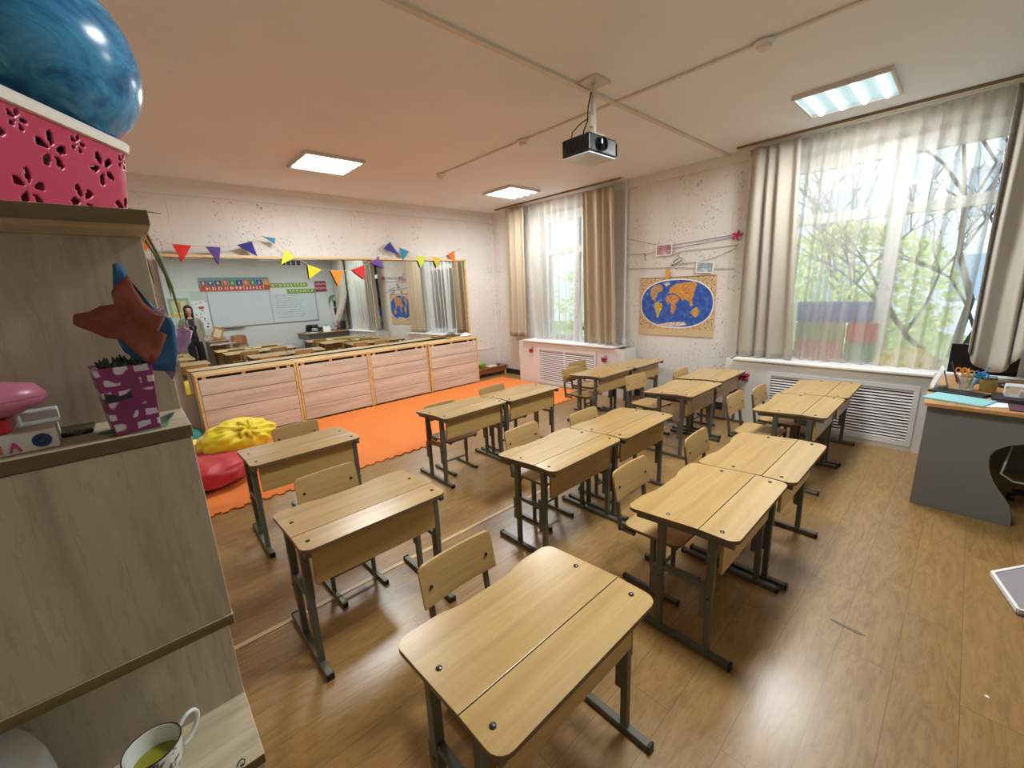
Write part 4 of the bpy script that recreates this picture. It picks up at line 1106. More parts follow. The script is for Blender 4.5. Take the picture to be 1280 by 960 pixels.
nt.links.new(tcb.outputs['Object'], nz.inputs['Vector']); nt.links.new(nz.outputs['Color'], sc.inputs[0]); nt.links.new(sc.outputs[0], wob.inputs[1])
nt.links.new(wob.outputs[0], br.inputs['Vector'])
sel = noise_n(nt, mapped(nt, (1, 1, 1)), 28, 1)
isb = mth(nt, 'MULTIPLY', mth(nt, 'SUBTRACT', 1.0, br.outputs['Fac']), ramp(nt, sel, [(.46, (0, 0, 0, 1)), (.5, (1, 1, 1, 1))]))
c0 = mixc(nt, noise_n(nt, mapped(nt, (1, 1, 1)), 25, 2), '5e1040', '8a1c62')
c0 = mixc(nt, isb, c0, 'c4b6c0')
nt.links.new(c0, b.inputs['Base Color']); b.inputs['Roughness'].default_value = .35
t = thing('flower_pot', 'purple painted square pot holding paper maple leaves and pink film, in the upper niche', 'flower pot', (-.020, .945, 1.4315), .12)
def sq(h_, z): return [(-h_, -h_, z), (h_, -h_, z), (h_, h_, z), (-h_, h_, z)]
mb = MB(); mb.add(sq(.029, 0)+sq(.036, .113)+sq(.032, .113)+sq(.030, .10), [(3,2,1,0),(0,1,5,4),(1,2,6,5),(2,3,7,6),(3,0,4,7),(4,5,9,8),(5,6,10,9),(6,7,11,10),(7,4,8,11),(8,9,13,12),(9,10,14,13),(10,11,15,14),(11,8,12,15),(12,13,14,15)])
mb.build('pot', POTM, t, bevel=.003)
MB().prism([(-.030, .058), (.003, .060), (.001, .070), (-.012, .066), (-.030, .074)], 0, .001, Matrix.Translation((0, -.0335, 0)) @ Matrix.Rotation(PI/2, 4, 'X')).build('black_brush_mark', M('brush_black', '0f0b10', .5), t)
mo = MB()
for k in range(46):
    a = random.uniform(0, 6.28); r = random.uniform(0, .026)
    p0 = Vector((r*math.cos(a), r*math.sin(a), .10)); p1 = p0+Vector((random.uniform(-.012, .012), random.uniform(-.012, .012), random.uniform(.012, .028)))
    mo.tube([p0, p0.lerp(p1, .6), p1], [.002, .004, .0008], 5)
mo.build('moss', M('moss_dark', '24301f', .9), t)
T0 = Matrix.Translation((-.020, .945, 1.4315)) @ Matrix.Rotation(.12, 4, 'Z')
TI = T0.inverted()
def leafpoly(name, pts, y, mat, label, amp, th):
    c = Vector((sum(p[0] for p in pts)/len(pts), y, sum(p[1] for p in pts)/len(pts)))
    vs = [c+Vector((0, -.004, 0))]; n = len(pts); K = 6
    for k in range(1, K+1):
        for x, z in pts:
            q = c.lerp(Vector((x, y, z)), k/K)
            q.y += amp*noise.noise((q.x*38, q.z*38, y*50))*(.4+.6*k/K); vs.append(q)
    fs = [(0, 1+i, 1+(i+1) % n) for i in range(n)]
    for k in range(K-1):
        for i in range(n): fs.append((1+k*n+i, 1+k*n+(i+1) % n, 1+(k+1)*n+(i+1) % n, 1+(k+1)*n+i))
    m = MB(); m.add([TI @ v_ for v_ in vs], fs)
    o = m.build(name, mat, t, smooth=True, solid=th); o['label'] = label
    return o
BR = [(-.0566,1.6261),(-.0547,1.6305),(-.0392,1.6324),(-.0244,1.6406),(-.008,1.6427),(-.0082,1.6597),(-.0028,1.6702),(.0123,1.6822),(.0156,1.6868),(.0195,1.6821),(.0195,1.6696),(.0279,1.6423),(.0422,1.6235),(.0519,1.6195),(.0384,1.5956),(.0475,1.5879),(.0366,1.5637),(.029,1.5511),(.0169,1.541),(.011,1.5503),(-.0006,1.5686),(-.0094,1.5859),(-.0271,1.5911),(-.0426,1.6037),(-.0543,1.6109),(-.0586,1.6158)]
BLU = [(-.0069,1.6553),(.002,1.7046),(.0074,1.7061),(.0146,1.7),(.0151,1.6875),(.0305,1.6536),(.0449,1.6197),(.0588,1.6153),(.0617,1.6013),(.0579,1.5562),(.0477,1.5228),(.0255,1.5276),(.0181,1.5305),(-.0108,1.5654),(-.0154,1.5857),(.0001,1.6231)]
CE = [(.0309,1.6456),(.037,1.6436),(.0454,1.6313),(.0543,1.6359),(.056,1.615),(.0632,1.5933),(.0753,1.5975),(.0869,1.5892),(.0792,1.57),(.0703,1.5529),(.0592,1.5471),(.0548,1.5222),(.0441,1.502),(.0371,1.5179),(.0334,1.5508)]
leafpoly('paper_leaf', BR, .915, M('paper_brown', '7a3a26', .8, vary=.12, vscale=14), 'rust brown paper leaf', .006, .0012)
leafpoly('paper_leaf', BLU, .932, M('paper_blue', '245a80', .75, vary=.2, vscale=30), 'dark blue paper leaf', .005, .0012)
FILM = M('pink_film', 'edc6e6', .12, spec=.9, vary=.3, vscale=60, bump=.8, bscale=70)
leafpoly('film', CE, .965, FILM, 'shiny pink film', .05, .0008)
MB().tube([TI @ Vector(p) for p in ((-.01, .945, 1.53), (.005, .938, 1.58), (.01, .924, 1.62))], .0022, 6).build('stem', M('stem_green', '4a5a30', .7), t)
MB().tube([TI @ Vector(p) for p in ((0, .95, 1.53), (.015, .95, 1.56), (.04, .962, 1.57))], .0022, 6).build('stem', M('stem_green2', '4a5a30', .7), t)
def sau(u, v):
    a = 2*PI*u; r = .032+.016*v
    return Vector((r*math.cos(a)*(1+.12*math.sin(5*a)), r*math.sin(a)*.8, .0015+.014*v*v*(.5+.5*math.sin(3*a+1))*max(0, math.cos(a-.6))))
t2 = tag(MB().grid(sau, 48, 6).build('film_saucer', translucent('green_film', '7fa58e', .45, tl=.3), None, smooth=True, solid=.0006, loc=(-.016, .95, 1.431)), 'crinkled greenish film under the purple pot', 'film')
# dark leaf-printed pouch
pm_, nt, b, out = newmat('pouch_print')
c0 = ramp(nt, noise_n(nt, mapped(nt, (1, 3, 1)), 40, 3, .6, 1), [(.42, '14140f'), (.52, '2c3420'), (.62, '5a5c40')])
nt.links.new(c0, b.inputs['Base Color']); b.inputs['Roughness'].default_value = .25
tag(MB().box(-.045, .045, -.03, .03, 0, .008).build('pouch', pm_, None, bevel=.003, loc=(-.118, 1.01, 1.4315)), 'flat dark green printed pouch lying between the white box and the pot', 'pouch')
# white toy box with red and pink toys on it
t = thing('toy_box', "white toy box with pink and orange letters in the bookcase's upper niche", 'box', (-.235, .965, 1.4315), .06)
MB().box(-.12, .124, -.045, .045, 0, .030).build('carton', M('carton_white', 'cfc9c0', .5), t, bevel=.002)
MB().box(.085, .128, .0, .044, .0302, .050).build('clear_cover', CLEARP, t, bevel=.002)
for s_, x, hx in (('И', .066, 'b3202e'), ('Н', .083, 'c45a34'), ('А', .101, 'b3307a')):
    text('letter', s_, .018, M('letter_'+hx, hx, .5), t, (x-.022, -.0456, .010), (PI/2, 0, 0), offset=.0006)
bd = MB().lathe([(.0105, 0), (.0105, .0006), (.0088, .0006), (.0088, 0)], 24, mtx=Matrix.Translation((.107, -.0455, .015)) @ Matrix.Rotation(PI/2, 4, 'X')).build('badge', M('badge_blue', '2f4a86', .5), t)
MB().prism([(-.005, -.002), (.0, .0), (.005, .004), (.003, .0), (.002, -.004), (-.002, -.005)], 0, .0007, Matrix.Translation((.107, -.0455, .016)) @ Matrix.Rotation(PI/2, 4, 'X')).build('emblem', M('badge_green', '3a4a34', .5), bd)
tag(MB().box(-.06, .05, -.03, .03, 0, .022).build('toy_block', M('toy_red', 'b30f18', .35), None, bevel=.004, loc=(-.205, .965, 1.4620)), 'red plastic block on the white toy box', 'toy')
tag(MB().lathe([(0, 0), (.06, .002), (.085, .014), (.09, .024), (.0895, .0255), (.088, .026), (.0895, .0265), (.09, .029), (.08, .044), (.05, .052), (0, .054)], 40, sx=1.05, sy=.62).build('pink_case', M('case_pink', 'c2718a', .3), None, smooth=50, loc=(-.205, .965, 1.4842)), 'rounded pink plastic case lying on the red block', 'case')

# cup of tea, white jar, wire in the lower niche
t = thing('tea_cup', 'white cup of green tea with a dark floral pattern in the lower niche', 'cup', (-.118, .995, .6885), .45)
CUP, nt, b, out = newmat('cup_porcelain')
c0 = ramp(nt, noise_n(nt, mapped(nt, (1, 1, .8)), 26, 3, .6, 2.5), [(.53, 'd9ddd6'), (.57, '6a6a7e'), (.63, '24242e'), (.70, 'c8ccc6')])
nt.links.new(c0, b.inputs['Base Color']); b.inputs['Roughness'].default_value = .15
MB().lathe([(.026, 0), (.028, .003), (.034, .012), (.042, .04), (.0475, .083), (.0465, .0845)], 40, cap=False).build('outer_wall', CUP, t, smooth=40)
MB().lathe([(.0465, .0845), (.044, .083), (.039, .04), (.030, .014), (0, .010)], 40, cap=False).build('inner_wall', M('cup_white', 'd6dad2', .15), t, smooth=40)
MB().lathe([(.0478, .0835), (.0475, .0852), (.0465, .0856), (.0455, .085)], 40, cap=False).build('rim_line', M('rim_dark', '1c1c1e', .3), t, smooth=True)
MB().lathe([(.0392, .046), (0, .0462)], 32).build('tea', M('green_tea', '8f8a1a', .05, spec=.6), t)
MB().tube([(.044, 0, .070), (.058, 0, .086), (.076, 0, .090), (.086, 0, .076), (.082, 0, .052), (.066, 0, .030), (.043, 0, .024)], [.0052]*7, 10).build('handle', M('cup_handle', 'd9ddd6', .15), t, smooth=True, sub=1)
tag(MB().lathe([(.06, 0), (.09, .02), (.105, .10), (.102, .19), (.08, .255), (.04, .28), (0, .283)], 36).build('jar', M('white_ceramic', 'c9cfd2', .35), None, smooth=True, sub=1, loc=(-.338, .985, .6885)), 'rounded white jar in the lower niche at the bottom left corner', 'jar')
tag(MB().tube([(.000, .905, .691), (.004, .912, .692), (.010, .913, .694), (.015, .908, .693), (.013, .902, .691), (.006, .902, .691), (.012, .899, .6925)], .0012, 6).build('wire_curl', BLACKP, None, smooth=True), 'small curl of black wire on the front corner of the lower shelf', 'wire')

# ------------------------------------------------------------------ front wall, seen in the mirror
FY = YB+.001
RF = (PI/2, 0, PI)
t = thing('whiteboard', 'large whiteboard of two panels on the front wall, seen in the mirror', 'whiteboard', (3.36, FY, 1.56))
BRD = M('board_white', 'c3cdd0', .25)
MB().box(-1.36, .10, 0, .018, -.47, .46).build('panel', BRD, t)
MB().box(.112, 1.36, 0, .018, -.47, .46).build('panel', BRD, t)
ALU = M('aluminium', 'a9acae', .35, .8)
MB().box(-1.375, 1.375, 0, .024, -.485, -.468).box(-1.375, 1.375, 0, .024, .458, .475).box(-1.378, -1.36, 0, .024, -.468, .458).box(1.36, 1.378, 0, .024, -.468, .458).box(.098, .114, 0, .022, -.468, .458).build('frame', ALU, t)
MB().box(-1.2, -.65, .02, .09, -.50, -.488).build('tray', ALU, t)
WR = M('marker_writing', '7f8890', .6)
g = MB()
rnd = random.Random(5)
for k in range(11):
    z = .36-.068*k; x = -.0
    xx = .24
    while xx < 1.22-rnd.random()*.35:
        L = .02+.07*rnd.random(); g.box(xx, xx+L, .0181, .0186, z-.006, z+.010*rnd.random()); xx += L+.02
g.build('writing', WR, t)
tag(MB().box(-.47, .47, 0, .012, -.62, .60).build('side_board', M('side_board_grey', 'c4d0c8', .35), None, bevel=.003, loc=(1.50, FY, 1.51)), 'pale side board with posters left of the whiteboard, seen in the mirror', 'board')
def sheet(name, label, cat, x0, x1, z0, z1, mat, y=.0145):
    t = thing(name, label, cat, ((x0+x1)/2, FY+y, (z0+z1)/2))
    MB().box(-(x1-x0)/2, (x1-x0)/2, 0, .002, -(z1-z0)/2, (z1-z0)/2).build('sheet', mat, t)
    return t
t = sheet('poster', 'green framed picture poster behind the standing person, in the mirror', 'poster', 1.15, 1.58, 1.42, 1.89, M('poster_green', '8fae86', .6))
MB().box(-.15, .15, .002, .003, -.17, .17).build('picture', M('poster_cream', 'c8c9a0', .6), t)
MB().prism([(-.02, -.12), (.06, -.12), (.05, .14), (-.03, .15)], .003, .004, Matrix(((-1, 0, 0, 0), (0, 0, 1, 0), (0, 1, 0, 0), (0, 0, 0, 1)))).build('figure', M('poster_rust', 'b88a5a', .6), t)
MB().box(-.215, .215, .002, .003, -.235, -.18).build('caption_band', M('poster_yellow', 'cfc24a', .6), t)
t = sheet('poster', 'white poster with red lips and small black marks beside the whiteboard, in the mirror', 'poster', 1.62, 1.955, 1.30, 1.80, M('poster_white', 'd9dfe0', .6))
MB().prism([(-.075, 0), (-.04, .035), (0, .028), (.04, .035), (.075, 0), (.03, -.04), (-.03, -.04)], .002, .004, Matrix(((-1, 0, 0, .02), (0, 0, 1, 0), (0, 1, 0, .08), (0, 0, 0, 1)))).build('lips', M('lips_red', 'b8414a', .5), t)
k = MB()
for i in range(24):
    x, z = rnd.uniform(-.15, .15), rnd.uniform(-.23, .23)
    if abs(x+.02) < .09 and abs(z-.08) < .06: continue
    s_ = rnd.uniform(.006, .02); k.box(x-s_, x+s_, .002, .003, z-s_*.7, z+s_*.7)
k.build('marks', M('mark_black', '1c1f26', .6), t)
t = sheet('poster', 'small white sheet with dark marks below the lips poster, in the mirror', 'poster', 1.66, 1.96, 1.06, 1.28, M('poster_white2', 'd4dcdc', .6))
k = MB()
for x, z, s_ in ((.08, .04, .02), (-.03, .05, .012), (.06, -.04, .03), (-.08, -.02, .014)): k.box(x-s_, x+s_, .002, .003, z-s_*.6, z+s_*.6)
k.build('marks', M('mark_black2', '1c1f26', .6), t)
t = sheet('poster', 'light grey table sheet pinned above the lips poster, in the mirror', 'poster', 1.62, 1.955, 1.82, 2.06, M('poster_table', 'bccabe', .6))
g = MB()
for k in range(6): g.box(-.15, .15, .002, .0026, -.10+.036*k, -.097+.036*k)
for k in range(7): g.box(-.15+.05*k, -.147+.05*k, .002, .0026, -.11, .09)
g.build('grid_lines', M('grid_grey', '8a968e', .6), t)
# number and letter strips over the board
t = sheet('number_strip', 'strip of colourful digit cards over a red row, above the whiteboard in mirror', 'banner', 1.86, 3.50, 2.035, 2.385, M('strip_teal', '6f8f9c', .5), .026)
MB().box(-.82, .82, .002, .004, -.175, -.04).build('red_row', M('strip_red', 'b5402f', .5), t)
cols_ = ['d98f24', '33489a', '3f8f4a', 'd26a2a', '2f3f8a', '3f9440', 'c8663a', '3a4658', '4a5a6a', '7a4a3a']
for i in range(10):
    x = .74-.163*i
    MB().box(x-.07, x+.07, .002, .004, -.035, .10).build('digit_card', M('digit_'+cols_[i], cols_[i], .5), t)
    text('digit', str((i+1) % 10), .11, M('digit_light', 'd8d4c8', .5), t, (x, .0046, .03), RF, offset=.002)
text('digits', '1 2 3 4 5 6 7 8 9 10 11 12 13 14', .105, M('digits_white', 'ece6dc', .5), t, (0, .0048, -.108), RF, offset=.002)
t = sheet('letter_strip', "green letter strips in two rows above the whiteboard's right half", 'banner', 3.50, 4.74, 1.90, 2.21, M('strip_pale', 'ccd2d0', .5), .026)
MB().box(-.62, .42, .002, .004, .03, .155).build('green_row', M('strip_green', '7f9a34', .5), t)
MB().box(-.18, .62, .002, .004, -.15, -.02).build('green_row', M('strip_green2', '6f9232', .5), t)
text('letters', 'А Б В Г Д Е Ё Ж З И', .10, M('letters_pale', 'dfe4c0', .5), t, (-.10, .0046, .092), RF, offset=.001)
text('letters', 'К Л М Н О П Р', .10, M('letters_pale2', 'dfe4c0', .5), t, (.22, .0046, -.085), RF, offset=.001)
t = sheet('sign', 'red sign with two lines of white letters right of the letter strips', 'sign', 4.76, 5.10, 1.94, 2.245, M('sign_red', '97262e', .5), .026)
text('letters', 'УГОЛОК', .078, M('sign_white', 'e6e0dc', .5), t, (0, .0026, .06), RF, offset=.001)
text('letters', 'КЛАССА', .078, M('sign_white2', 'e6e0dc', .5), t, (0, .0026, -.06), RF, offset=.001)
t = thing('vent_grille', 'wall vent of four dark panes high on the front wall, in the mirror', 'vent', (4.18, FY, 2.78))
MB().box(-.30, .30, 0, .02, -.085, .085).build('frame', WHITE, t, bevel=.003)
for k in range(4): MB().box(-.27+.14*k, -.16+.14*k, .0185, .0225, -.065, .065).build('pane', M('vent_dark', '4c5458', .5), t)
# shelf with plants in the window corner
t = thing('shelf_unit', 'narrow white shelf unit with books in the window corner, seen in the mirror', 'shelf', (5.26, -1.02, 0))
MB().box(-.13, -.115, -.12, .12, 0, 1.66).box(.115, .13, -.12, .12, 0, 1.66).box(-.115, .115, -.12, -.108, 0, 1.66).build('sides', WHITE, t)
for z in (.05, .35, .68, .93, 1.18, 1.42, 1.645): MB().box(-.115, .115, -.108, .12, z, z+.015).build('shelf', WHITE, t)
for i, (hx, z, n_, h_) in enumerate((('8f2f34', 1.195, 6, .15), ('3a4038', 1.435, 5, .15), ('4a5c50', .945, 5, .16), ('6f3030', .695, 6, .17))):
    for k in range(n_):
        o = MB().box(-.016, .016, -.08, .08, 0, h_*(.85+.15*rnd.random())).build('book', M('book_%d_%d' % (i, k), hx, .6, vary=.1), None, bevel=.002, loc=(5.165+.036*k, -1.02, z+.0005))
        tag(o, ['dark red book on the third shelf from the top of the white corner unit', 'dark grey book on the second shelf from the top of the white corner unit', 'grey green book on the middle shelf of the white corner unit', 'maroon book on a low shelf of the white corner unit'][i], 'book', ['dark red books in the corner unit', 'dark grey books in the corner unit', 'grey green books in the corner unit', 'maroon books in the corner unit'][i])
t = thing('spider_plant', 'green spider plant with arching leaves on top of the white corner shelf unit', 'plant', (5.22, -.98, 1.6605))
MB().lathe([(.05, 0), (.07, .11), (.075, .12), (.065, .12), (.06, .03), (0, .03)], 20).build('pot', M('pot_white', 'c9c6c0', .5), t, smooth=40)
GL = M('spider_leaf', '4a7a3c', .55)
for k in range(22):
    a = 2*PI*k/22+rnd.random()*.3; L = rnd.uniform(.16, .30)
    if -.6 < math.cos(a) and math.cos(a) > .5: L *= .5
    f = MB()
    P = [Vector((math.cos(a)*L*s_, math.sin(a)*L*s_*.8 if math.sin(a) > 0 else math.sin(a)*L*s_*.4, .11+.22*s_-.42*s_*s_)) for s_ in (0, .25, .5, .75, 1)]
    f.tube(P, [.004, .008, .009, .006, .001], 5).build('leaf', GL, t, smooth=True)
# small cabinet with a picture frame, wooden chair near the board
t = thing('side_cabinet', 'small brown cabinet against the front wall, in the mirror behind the person', 'cabinet', (1.98, -.93, 0))
MB().box(-.22, .22, -.2, .2, .04, .74).build('body', wood('cab_brown', '6f4f30', '8a6844', '9c7a54', 2, 9, .1), t, bevel=.003)
MB().box(-.235, .235, -.21, .215, .74, .765).build('top', TEAK, t, bevel=.002)
MB().box(-.21, .21, .2, .212, .08, .70).build('door', wood('cab_brown2', '7a5a38', '94724c', 'a6845c', 2, 9, .1), t, bevel=.002)
t = thing('framed_picture', 'pale wooden frame standing askew on the small brown cabinet, in the mirror', 'frame', (2.02, -.95, .7655), 0)
q = MB(); RFm = Matrix.Translation((0, 0, .185)) @ Matrix.Rotation(math.radians(24), 4, 'Y')
for x0, x1, z0, z1 in ((-.12, .12, -.15, -.11), (-.12, .12, .11, .15), (-.12, -.08, -.11, .11), (.08, .12, -.11, .11)): q.box(x0, x1, -.012, .012, z0, z1, RFm)
q.build('frame', wood('frame_wood', '9a6a38', 'b88448', 'cc9c60', 0, 10, .1), t)
MB().box(-.08, .08, -.004, .004, -.11, .11, RFm).build('picture', M('frame_print', 'd5c6a4', .5), t)
t = thing('wooden_chair', 'old brown wooden chair with a rounded plywood back near the board, in the mirror', 'chair', (2.47, -.72, 0), PI)
BW = wood('chair_brown', '7a4a22', '9a622e', 'b07a40', 0, 10, .08, .3)
MB().prism(rrect(-.2, .2, -.2, .2, .06), .44, .46).build('seat', BW, t, bevel=.003)
def cb_(u, v): return Vector(((u*2-1)*.19*(1-.12*(2*v-1)**2), .19+.05*v-.03*(1-(u*2-1)**2)+.03, .60+.26*v-.02*(2*u-1)**2))
MB().grid(cb_, 12, 8).build('backrest', BW, t, smooth=True, solid=.014)
for sx in (-1, 1):
    MB().bar((sx*.17, .17, 0), (sx*.17, .18, .45), .03).bar((sx*.17, .18, .45), (sx*.165, .25, .80), .025).build('back_leg', BW, t)
    MB().bar((sx*.17, -.17, 0), (sx*.17, -.17, .44), .03).build('front_leg', BW, t)
MB().bar((-.17, -.17, .2), (.17, -.17, .2), .018).build('stretcher', BW, t)
MB().bar((-.17, .17, .25), (.17, .17, .25), .018).build('stretcher', BW, t)
t = thing('letter_tray', 'dark letter tray with papers on the teacher desk, seen in the mirror', 'tray', (4.66, -.60, DZ))
MB().box(-.14, .14, -.12, .12, 0, .012).box(-.14, -.13, -.12, .12, .012, .11).box(.13, .14, -.12, .12, .012, .11).box(-.13, .13, -.12, -.11, .012, .11).build('tray', M('tray_dark', '2b2d30', .4), t)
MB().box(-.11, .11, -.1, .1, .0125, .05).build('papers', M('tray_papers', 'c8ccd0', .7), t)

# ------------------------------------------------------------------ the person reflected in the mirror
def skin(name, verts, edges, mat, parent, sub=2, root=0):
    me = bpy.data.meshes.new(name); me.from_pydata([v_[:3] for v_ in verts], edges, [])
    o = bpy.data.objects.new(name, me); COL.objects.link(o)
    md = o.modifiers.new('skin', 'SKIN'); md.use_smooth_shade = True; md.branch_smoothing = .6
    for i, v_ in enumerate(verts):
        sv = me.skin_vertices[0].data[i]
        sv.radius = (v_[3], v_[4] if len(v_) > 4 else v_[3]); sv.use_root = (i == root)
    sb = o.modifiers.new('sub', 'SUBSURF'); sb.levels = sub; sb.render_levels = sub
    dg = bpy.context.evaluated_depsgraph_get(); dg.update()
    nm = bpy.data.meshes.new_from_object(o.evaluated_get(dg))
    bpy.data.objects.remove(o)
    nm.materials.clear(); nm.materials.append(mat)
    for p in nm.polygons: p.use_smooth = True
    r = bpy.data.objects.new(name, nm); COL.objects.link(r); r.parent = parent
    return r
SKIN = M('skin', 'c99a84', .55, vary=.05)
KNIT = M('cardigan_grey', '8a8474', .9, sheen=.3, bump=.2, bscale=200)
BLK = M('black_cloth', '101013', .8)
HAIR = M('hair_brown', '2e1e18', .5, bump=.3, bscale=150)
P = thing('person', 'person with brown hair in grey cardigan and black trousers, reflected in the mirror', 'person', (1.45, -.60, 0), .06)
# body: one continuous skin from feet to crown, with arms
V = [(0,0,.90,.13,.10),(0,0,1.05,.12,.085),(0,0,1.20,.135,.09),(0,.0,1.32,.13,.085),(0,.01,1.40,.046,.048),(0,.018,1.45,.044,.048),(0,.035,1.505,.066,.078),(0,.03,1.57,.076,.092),(0,.018,1.645,.062,.076),
     (.085,0,.82,.085,.09),(.09,.0,.48,.055,.058),(.09,-.015,.28,.05,.052),(.09,-.02,.09,.036,.04),(.10,.10,.03,.036,.03),
     (-.085,0,.82,.085,.09),(-.09,.0,.48,.055,.058),(-.09,-.015,.28,.05,.052),(-.09,-.02,.09,.036,.04),(-.10,.10,.03,.036,.03),
     (.165,0,1.335,.052,.055),(.20,-.01,1.10,.038,.04),(.215,.03,.90,.028,.03),(.215,.04,.855,.020,.034),
     (-.165,0,1.335,.052,.055),(-.21,-.01,1.11,.038,.04),(-.11,.17,1.13,.028,.028),(-.07,.205,1.145,.020,.03)]
E_ = [(0,1),(1,2),(2,3),(3,4),(4,5),(5,6),(6,7),(7,8),(0,9),(9,10),(10,11),(11,12),(12,13),(0,14),(14,15),(15,16),(16,17),(17,18),(3,19),(19,20),(20,21),(21,22),(3,23),(23,24),(24,25),(25,26)]
body = skin('body', V, E_, SKIN, P)
# fingers
def hand(name, base, dirv, side, curl, thumb):
    vs = []; es = []
    dirv = Vector(dirv).normalized(); side = Vector(side).normalized(); curl = Vector(curl).normalized(); base = Vector(base)
    m = MB()
    for k, (off, ln) in enumerate(((-.027, .066), (-.009, .076), (.009, .071), (.027, .055))):
        p0 = base+side*off+dirv*.01; p1 = p0+dirv*ln*.42+curl*.006; p2 = p1+dirv*ln*.33+curl*.018; p3 = p2+dirv*ln*.18+curl*.018
        m.tube([p0, p1, p2, p3], [.0095, .009, .008, .005], 8)
    p0 = base+side*(-.026)*thumb-dirv*.03; p1 = p0+side*(-.024)*thumb+dirv*.022+curl*.012; p2 = p1+dirv*.028+curl*.014
    m.tube([p0, p1, p2], [.011, .0095, .006], 8)
    return m.build(name, SKIN, body, smooth=True)
hand('fingers', (.215, .045, .835), (0, .1, -1), (0, 1, 0), (-.6, .3, 0), -1)
hand('fingers', (-.055, .215, 1.15), (1, .25, .1), (0, .1, 1), (.2, 1, 0), -1)
# clothing
skin('trousers', [(0,0,1.02,.145,.112),(0,0,.86,.16,.125),(.088,0,.76,.10,.10),(.092,0,.48,.082,.082),(.092,-.01,.10,.078,.08),(-.088,0,.76,.10,.10),(-.092,0,.48,.082,.082),(-.092,-.01,.10,.078,.08)], [(0,1),(1,2),(2,3),(3,4),(1,5),(5,6),(6,7)], BLK, P)
skin('top', [(0,.012,.84,.16,.125),(0,.012,1.05,.145,.11),(0,.012,1.22,.155,.115),(0,.01,1.34,.14,.10),(0,.012,1.385,.07,.06)], [(0,1),(1,2),(2,3),(3,4)], M('top_dark', '2a2b30', .85), P)
skin('cardigan', [(0,-.03,.80,.175,.10),(0,-.028,1.05,.155,.095),(0,-.022,1.22,.158,.10),(0,-.02,1.34,.13,.085),(.175,0,1.335,.062,.064),(.208,-.012,1.10,.05,.052),(.218,.028,.90,.042,.044),(-.175,0,1.335,.062,.064),(-.218,-.012,1.11,.05,.052),(-.125,.155,1.13,.042,.042)], [(0,1),(1,2),(2,3),(3,4),(4,5),(5,6),(3,7),(7,8),(8,9)], KNIT, P)
for sx in (-1, 1):   # open front panels of the cardigan
    MB().grid(lambda u, v, sx=sx: Vector((sx*(.055+.03*v+.10*u), .115-.05*u+.0*v+.01*math.sin(6*u+4*v), 1.34-.56*v)), 6, 14).build('cardigan_front', KNIT, P, smooth=True, solid=.012)
def hair_fn(u, v):
    a = 2*PI*u; f = abs((a+PI) % (2*PI)-PI)/PI          # 0 at the face, 1 at the back
    k = min(1, max(0, (f-.20)/.10)); k = k*k*(3-2*k)
    zb = 1.655*(1-k)+(1.30+.03*math.sin(9*a))*k
    z = 1.705+(zb-1.705)*v
    if z > 1.59: r = math.sqrt(max(0, 1-((z-1.59)/.116)**2))
    else: r = 1-.10*(1.59-z)/.29+.04*math.sin(13*a)*(1.59-z)/.29
    y = .012+.106*r*math.cos(a)
    if z < 1.50 and f < .5: y += (1.50-z)*.22
    return Vector((.092*r*math.sin(a)*(1+.25*max(0, 1.5-z)), y, z))
MB().grid(hair_fn, 64, 26).build('hair', HAIR, P, smooth=True, solid=.012)
# face
MB().tube([(0, .108, 1.585), (0, .128, 1.545), (0, .126, 1.538)], [.008, .013, .008], 8).build('nose', SKIN, body, smooth=True)
for sx in (-1, 1):
    e = MB().lathe([(0, -.010), (.009, -.006), (.013, 0), (.009, .006), (0, .010)], 14, (sx*.031, .105, 1.580)).build('eye', M('eye_white', 'ddd6d0', .2), body, smooth=True)
    MB().lathe([(0, -.0065), (.005, -.004), (.0068, 0), (.005, .004), (0, .0065)], 12, (sx*.031, .1145, 1.580)).build('iris', M('iris_dark', '20140f', .2), e, smooth=True)
    MB().tube([(sx*.014, .116, 1.600), (sx*.03, .115, 1.605), (sx*.046, .102, 1.599)], [.003, .004, .002], 6).build('eyebrow', HAIR, body)
    MB().lathe([(0, -.03), (.010, -.018), (.015, .005), (.011, .024), (0, .03)], 10, (sx*.082, .02, 1.555)).build('ear', SKIN, body, smooth=True)
    MB().box(sx*.10-.045, sx*.10+.045, -.06, .17, 0, .07).build('shoe', BLK, P, bevel=.025, bseg=3)
MB().tube([(-.024, .108, 1.513), (-.008, .117, 1.516), (.008, .117, 1.516), (.024, .108, 1.513)], [.003, .006, .006, .003], 8).build('mouth', M('lip', '9c4f4a', .4), body, smooth=True)
tag(MB().box(-.045, .045, -.006, .006, -.075, .075).build('phone', M('phone_black', '0c0c10', .15), None, bevel=.006, loc=(1.44, -.355, 1.16)), 'dark phone held at the waist by the person in the mirror', 'phone')
bpy.data.objects['phone'].rotation_euler = (0.1, PI/2-.1, .06)

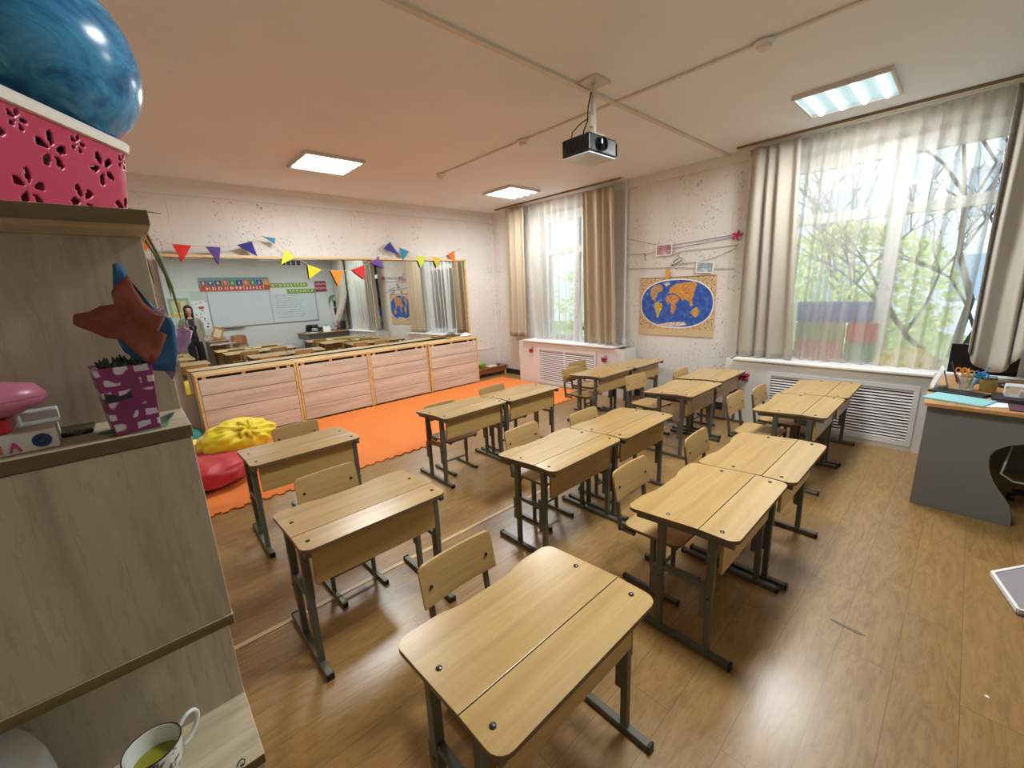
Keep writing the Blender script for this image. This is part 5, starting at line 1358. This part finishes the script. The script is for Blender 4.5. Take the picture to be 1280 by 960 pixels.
# ------------------------------------------------------------------ outdoors
struct(MB().box(XW+T+.05, 60, -30, 45, -.7, -.6).build('ground', M('ground_green', '7a8a58', .9, vary=.25, vscale=1.5)))
def leafmat(nm, a, b_):
    m, nt, b, out = newmat(nm)
    nt.nodes.remove(b)
    c = ramp(nt, noise_n(nt, mapped(nt, (1, 1, 1)), 2.2, 3), [(.3, a), (.7, b_)])
    d = nt.nodes.new('ShaderNodeBsdfDiffuse'); l = nt.nodes.new('ShaderNodeBsdfTranslucent')
    nt.links.new(c, d.inputs[0]); nt.links.new(c, l.inputs[0])
    x = nt.nodes.new('ShaderNodeMixShader'); x.inputs[0].default_value = .45
    nt.links.new(d.outputs[0], x.inputs[1]); nt.links.new(l.outputs[0], x.inputs[2]); nt.links.new(x.outputs[0], out.inputs[0])
    return m
BARK = M('bark_grey', '2f2b27', .9)
def tree(x, y, h, cr, cz, n, lm, label, seed, lev=4):
    r = random.Random(seed)
    t = thing('tree', label, 'tree', (x, y, -.6), 0, 'trees outside the windows')
    k = MB(); tips = []
    def grow(p, d, L, rad, lev):
        q = p+d*L*.5+Vector((r.uniform(-.08, .08), r.uniform(-.08, .08), 0))*L; e = p+d*L
        k.tube([p, q, e], [rad, rad*.8, rad*.6], 5, cap=False)
        if lev == 0: tips.append(e); return
        for _ in range(3 if lev > 1 else 4):
            dd = (d+Vector((r.uniform(-1, 1), r.uniform(-1, 1), r.uniform(-.2, .7)))*.85).normalized()
            grow(e if r.random() < .6 else q, dd, L*r.uniform(.6, .85), rad*.55, lev-1)
    grow(Vector((0, 0, 0)), Vector((r.uniform(-.1, .1), r.uniform(-.1, .1), 1)), h*.30, .065, lev)
    k.build('trunk', BARK, t, smooth=True)
    if n:
        f = MB()
        for i in range(n):
            a = r.uniform(0, 2*PI); z = r.uniform(-1, 1); rr = cr*(r.random()**.45)*math.sqrt(1-z*z)
            c = Vector((rr*math.cos(a), rr*math.sin(a), cz+.6+z*cr*.85))
            if noise.noise(c*1.1+Vector((seed, 0, 0))) < -.12: continue
            u = Vector((r.uniform(-1, 1), r.uniform(-1, 1), r.uniform(-1, 1))).normalized(); w2 = u.orthogonal().normalized(); s_ = r.uniform(.05, .10)
            f.add([c-u*s_, c+w2*s_*.6, c+u*s_, c-w2*s_*.6], [(0, 1, 2, 3)])
        f.build('foliage', lm, t, recalc=False)
    return t
LG1, LG2 = leafmat('leaf_green', '7f9a6a', 'b4c890'), leafmat('leaf_yellowgreen', '9caf6a', 'd4dca0')
tree(10.2, -2.4, 5.5, 1.7, 1.3, 5200, LG1, 'leafy green tree outside the right part of the near window', 11)
tree(10.4, 1.7, 6.0, 1.7, 1.1, 5200, LG2, 'yellow green tree outside the middle of the near window, with bare branches above', 12)
tree(14.5, 5.0, 6.5, 1.9, 1.4, 4600, LG1, 'green tree outside the left part of the near window', 13)
tree(7.6, -.1, 6.2, 1.0, 1.0, 0, LG1, 'bare dark branching tree close outside the near window, right side', 14, 5)
tree(8.2, 2.3, 6.4, 1.0, 1.0, 0, LG1, 'bare dark branching tree close outside the near window, left side', 21, 5)
tree(17.5, 13.5, 5.5, 1.7, 1.0, 3500, LG2, 'pale green tree outside the far window', 15)
t = thing('building', 'pale apartment building far outside the windows', 'building', (21, 4, -.6))
MB().box(0, 6, -16, 22, 0, 9).build('walls', M('facade_cream', 'b4bcc6', .85, vary=.05), t)
for iy in range(9):
    for iz in range(3):
        y = -13+4*iy; MB().box(-.04, .0, y, y+1.5, 1.2+2.7*iz, 2.7+2.7*iz).build('window', M('facade_glass', '7f93a8', .2), t)
MB().box(-.4, 6.4, -16.4, 22.4, 9, 9.3).build('roof', M('facade_roof', '9a8f86', .8), t)
